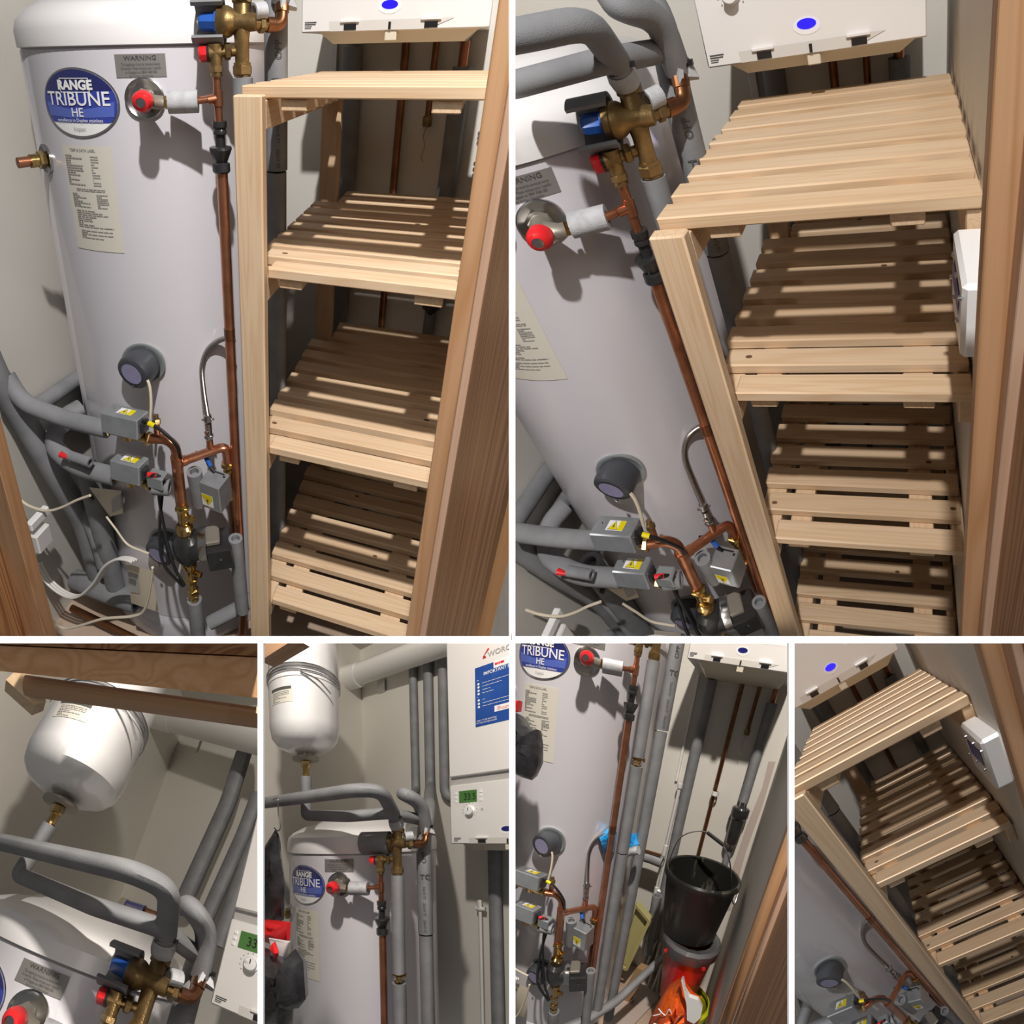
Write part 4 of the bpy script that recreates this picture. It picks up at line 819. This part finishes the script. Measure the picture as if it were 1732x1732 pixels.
def third_extras():
    def lathe_thing(name, prof, m, lab, cat, cx, cy, parts=()):
        T = Node(name); T.part('shell', MB().lathe((cx, cy, 0), (0, 0, 1), prof, 40), m)
        for p in parts: T.part(*p)
        finish(T, lab, cat)
    cx, cy = .660, .33
    lathe_thing('bucket', [(.125, -1.025), (.0, -1.025), (.0, -1.03), (.128, -1.03), (.162, -.75), (.172, -.745), (.174, -.725), (.168, -.715), (.160, -.72), (.154, -.76), (.125, -1.022)], 'bucket_black', 'large scuffed black bucket on top of the red one', 'bucket', cx, cy,
        (('handle_wire', MB().tube(spline([(cx-.165, cy, -.72), (cx-.14, cy+.03, -.60), (cx-.05, cy+.05, -.55), (cx+.04, cy+.03, -.575), (cx+.10, cy, -.64), (cx+.16, cy-.05, -.80), (cx+.17, cy, -.73)]), .003, 6), 'steel'),
         ('handle_grip', MB().tube([(cx-.03, cy+.048, -.549), (cx+.055, cy+.028, -.580)], .009, 10), 'black_plastic')))
    lathe_thing('red_bucket', [(0, -1.42), (.085, -1.42), (.118, -1.13), (.122, -1.09), (.13, -1.08), (.10, -1.08), (.08, -1.40)], 'bucket_red', 'red mop bucket beneath the black bucket', 'bucket', .690, .30,
        (('rim_tray', MB().lathe((.690, .30, 0), (0, 0, 1), [(.124, -1.12), (.138, -1.10), (.142, -1.05), (.13, -1.035), (.10, -1.04), (.09, -1.09)], 16), 'tray_grey', 'dark grey wringer rim'),
         ('rivet', MB().lathe((.595, .195, -1.085), (-.4, -1, 0), [(.009, 0), (.009, .006), (0, .006)], 10), 'red'), ('rivet', MB().lathe((.775, .185, -1.10), (.4, -1, 0), [(.009, 0), (.009, .006), (0, .006)], 10), 'red')))
    lathe_thing('yellow_bucket', [(0, -1.72), (.085, -1.72), (.115, -1.45), (.125, -1.45), (.125, -1.42), (.11, -1.42), (.11, -1.40)], 'lime', 'lime yellow bucket at the bottom of stack', 'bucket', .745, .30)
    q = [V(x) for x in [(0.699, 0.15, -1.162), (0.682, 0.15, -1.198), (0.645, 0.15, -1.248), (0.62, 0.15, -1.356), (0.604, 0.15, -1.457), (0.597, 0.15, -1.553), (0.758, 0.15, -1.481), (0.81, 0.15, -1.432), (0.827, 0.15, -1.335), (0.81, 0.15, -1.264), (0.768, 0.15, -1.25), (0.721, 0.15, -1.211)]]
    n = len(q); c = sum(q, V())/n; vs = []; r_ = random.Random(5)
    for s_, d_ in ((1, 0), (.9, .03), (.7, .06), (.4, .08), (.1, .085)):
        for p in q: vs.append(c+(p-c)*s_+V((0, -d_*(1+.3*r_.uniform(-1, 1)), 0)))
    fs = [(j*n+k, j*n+(k+1) % n, (j+1)*n+(k+1) % n, (j+1)*n+k) for j in range(4) for k in range(n)]+[tuple(range(4*n, 5*n))]
    b = len(vs); vs += [c+(p-c)*.9+V((0, .05, 0)) for p in q]; fs += [(k, b+k, b+(k+1) % n, (k+1) % n) for k in range(n)]+[tuple(range(b, b+n))]
    T = Node('shopping_bag'); T.part('bag_body', MB().add(vs, fs), 'orange_bag')
    f = plane(c+V((-.03, -.092, .03)), (1, 0, .0), (0, 0, 1))
    T.part('scribble', MB().tube(spline([f(-.06, -.03, 0), f(-.03, .0, 0), f(-.045, .02, 0), f(-.01, .0, 0), f(0, .04, 0), f(.02, .01, 0)]), .0022, 5).tube([f(-.05, -.07, 0), f(.04, -.068, 0)], .002, 5), 'white')
    wq = [V(x) for x in [(0.697, 0.07, -1.1), (0.703, 0.07, -1.091), (0.721, 0.07, -1.14), (0.748, 0.07, -1.169), (0.784, 0.07, -1.167), (0.811, 0.07, -1.199), (0.816, 0.07, -1.251), (0.798, 0.07, -1.296), (0.766, 0.07, -1.292), (0.746, 0.07, -1.214)]]
    T.part('white_lining', MB().add(wq+[v+V((0, .02, 0)) for v in wq], [tuple(range(10)), tuple(range(19, 9, -1))]+[(i, 10+i, 10+(i+1) % 10, (i+1) % 10) for i in range(10)]), 'white', 'crumpled white lining')
    finish(T, 'crumpled orange carrier bag on the floor', 'bag')
    # leaning tray, cardboard, battens on the floor
    q = [V(x) for x in [(0.342, 0.5, -1.097), (0.438, 0.5, -1.171), (0.364, 0.5, -1.552), (0.303, 0.5, -1.539)]]
    T = Node('plastic_tray'); T.part('tray_base', MB().hexa(q, [v+V((.005, .03, 0)) for v in q]), 'olive_tray')
    for i in range(4): T.part('tray_edge', MB().tube([q[i]+V((0, -.02, 0)), q[(i+1) % 4]+V((0, -.02, 0))], .012, 4), 'olive_tray')
    finish(T, 'olive plastic tray leaning behind the foam pipe', 'tray')
    q = [V(x) for x in [(0.435, 0.42, -1.456), (0.504, 0.42, -1.458), (0.416, 0.42, -1.769), (0.356, 0.42, -1.761)]]
    one('cardboard_piece', MB().hexa(q, [v+V((.01, .05, 0)) for v in q]), 'cardboard', 'brown cardboard piece on the cupboard floor', 'cardboard')
    q = [V(x) for x in [(0.388, 0.576, -1.725), (0.561, 0.639, -1.725), (0.583, 0.523, -1.725), (0.497, 0.264, -1.725), (0.336, 0.188, -1.725)]]
    one('floor_board', MB().add(q+[v+V((0, 0, -.01)) for v in q], [(0, 1, 2, 3, 4), (9, 8, 7, 6, 5)]+[(i, 5+i, 5+(i+1) % 5, (i+1) % 5) for i in range(5)]), 'cement', 'pale dusty board on the cupboard floor', 'board')
    for i in range(7):
        a = V((.47+.03*i, .70-.01*i, -1.45)); one('floor_pipe', MB().tube([a, a+V((-.03+.03*(i % 3), -.10, -.28))], .008, 8), 'cable_white', 'thin white pipe rising from the floor behind the buckets', 'pipe', 'white floor pipes')
    T = Node('waste_pipe'); q = [V(x) for x in [(0.406, 0.7, -0.436), (0.401, 0.7, -0.792), (0.396, 0.7, -0.93), (0.398, 0.7, -1.094), (0.468, 0.7, -1.099)]]
    T.part('pipe', MB().tube([q[0], q[1], q[2], q[3]], .010, 12).tube([q[3], q[4]], .012, 12), 'trunk_white'); T.part('joint', MB().tube([q[0]+V((.0, 0, .015)), q[0]+V((0, 0, -.01))], .015).tube([q[1], q[1]+(q[2]-q[1])*.6], .014).tube([q[3]+V((0, 0, .02)), q[3]+V((0, 0, -.02))], .014), 'trunk_white')
    finish(T, 'thin white plastic pipe with joints on back wall', 'pipe', 'thin white waste pipes')
    one('pipe_clip', MB().lathe((0.6, 0.705, -0.43), (0, 0, 1), [(.016, -.012), (.019, -.012), (.019, .012), (.016, .012)], 16), 'white', 'white clip on the long copper pipe', 'clip')
    one('cable_trunking', MB().box((.366, .728, -.42), (.380, .74, .12), .001), 'trunk_white', 'narrow white trunking beside dark foam pipe', 'trunking')
    q = [V(x) for x in [(0.238, 0.089, -0.593), (0.264, 0.12, -0.556), (0.288, 0.158, -0.581), (0.29, 0.16, -0.668), (0.262, 0.117, -0.674)]]
    c = sum(q, V())/5; vs = []
    for s_, d_ in ((1, 0), (.8, .025), (.4, .035)):
        for k, p in enumerate(q): vs.append(c+(p-c)*s_+V((.3, -.9, 0))*d_*(1.2 if k % 2 else .8))
    one('blue_plastic_bag', MB().add(vs, [(j*5+k, j*5+(k+1) % 5, (j+1)*5+(k+1) % 5, (j+1)*5+k) for j in range(2) for k in range(5)]+[tuple(range(10, 15))]), 'blue_bag', 'crumpled blue plastic wrapped behind the hose', 'plastic bag')
    q = [V(x) for x in [(0.339, 0.14, -0.572), (0.378, 0.14, -0.607), (0.373, 0.14, -0.635), (0.352, 0.14, -0.636)]]
    one('blue_plastic_bag', MB().hexa(q, [v+V((.02, .05, .0)) for v in q]), 'blue_bag', 'blue plastic scrap right of the long foam pipe', 'plastic bag')
    one('insulation_offcut', MB().tube([(0.362, 0.1, -0.644), (0.38, 0.1, -0.618), (0.408, 0.1, -0.604)], [.006, .016, .019], 14), 'foam_cut', 'pale pointed foam offcut beside the blue plastic', 'pipe insulation', 'foam offcuts')
    foam_pipe('insulated_pipe', [(0.267, 0.62, -0.861), (0.339, 0.62, -0.858), (0.412, 0.62, -0.865)], .035, 'thick dark foam pipe crossing behind the white pipe', .02)
    one('copper_pipe', MB().tube([(0.281, 0.6, -0.82), (0.402, 0.6, -0.819)], .009), 'copper_dull', 'short copper pipe above thick dark foam pipe', 'pipe')
    foam_pipe('insulated_pipe', [(0.427, 0.62, -1.083), (0.435, 0.62, -1.314), (0.443, 0.62, -1.503)], .030, 'dark foam pipe dropping below the white joint', .02)
    def bag(name, pix, m, lab, cat, dep):
        q = [V(p) for p in pix]; n = len(q); c = sum(q, V())/n; vs = []; r_ = random.Random(4)
        for s_, d_ in ((1, 0), (.9, .5), (.6, .9), (.2, 1.0)):
            for p in q: vs.append(c+(p-c)*s_+V((0, -dep*d_*(1+.3*r_.uniform(-1, 1)), 0)))
        fs = [(j*n+k, j*n+(k+1) % n, (j+1)*n+(k+1) % n, (j+1)*n+k) for j in range(3) for k in range(n)]+[tuple(range(3*n, 4*n))]
        b = len(vs); vs += [c+(p-c)*.9+V((0, dep, 0)) for p in q]; fs += [(k, b+k, b+(k+1) % n, (k+1) % n) for k in range(n)]+[tuple(range(b, b+n))]
        one(name, MB().add(vs, fs), m, lab, cat)
    bag('black_bag', [(0.006, -0.15, -0.173), (0.031, -0.15, -0.179), (0.057, -0.15, -0.206), (0.083, -0.15, -0.218), (0.101, -0.15, -0.212), (0.112, -0.15, -0.256), (0.116, -0.15, -0.317), (0.096, -0.15, -0.368), (0.052, -0.15, -0.367), (0.012, -0.15, -0.359)], 'bag_black', 'shiny black bag hanging at the left edge', 'bag', .03)
    bag('red_pouch', [(-0.012, -0.13, -0.146), (0.024, -0.13, -0.143), (0.021, -0.13, -0.176), (-0.011, -0.13, -0.184)], 'red', 'red pouch above the black bag', 'pouch', .015)
    one('wall_stain', MB().add([(0.815, 0.738, -0.216), (0.848, 0.738, -0.209), (0.852, 0.738, -0.438), (0.841, 0.738, -0.709), (0.855, 0.738, -1.095), (0.79, 0.738, -1.12), (0.804, 0.738, -0.578), (0.823, 0.738, -0.343)], [tuple(range(8))]), 'cement', 'bare brown plaster strip beside right wall', 'plaster')

def extra_F():
    one('hanging_packet', MB().hexa([(0.84, -0.123, -0.178), (0.84, -0.201, -0.207), (0.84, -0.194, -0.274), (0.84, -0.147, -0.262)], [(0.855, -0.053, -0.224), (0.855, -0.14, -0.256), (0.855, -0.132, -0.331), (0.855, -0.08, -0.317)]), 'cable_white', 'clear plastic packet below the room thermostat', 'packet')

for bay in 'ABCDEF':
    rnd.seed(11)
    setting(); 
    cylinder(); 
    if bay in 'ABF': shelf_unit()
    boiler(); back_pipes(); top_pipes(); inlet_valve(); relief_valve(); discharge_pipe(); low_pipework()
    if bay in 'ABF': room_thermostat()
    if bay in 'CD': vessel()
    if bay == 'C': bottom_left_extras()
    if bay == 'D': second_extras()
    if bay == 'E': third_extras()
for o in bpy.data.objects:
    for k in ('_w', '_b'):
        if k in o: del o[k]
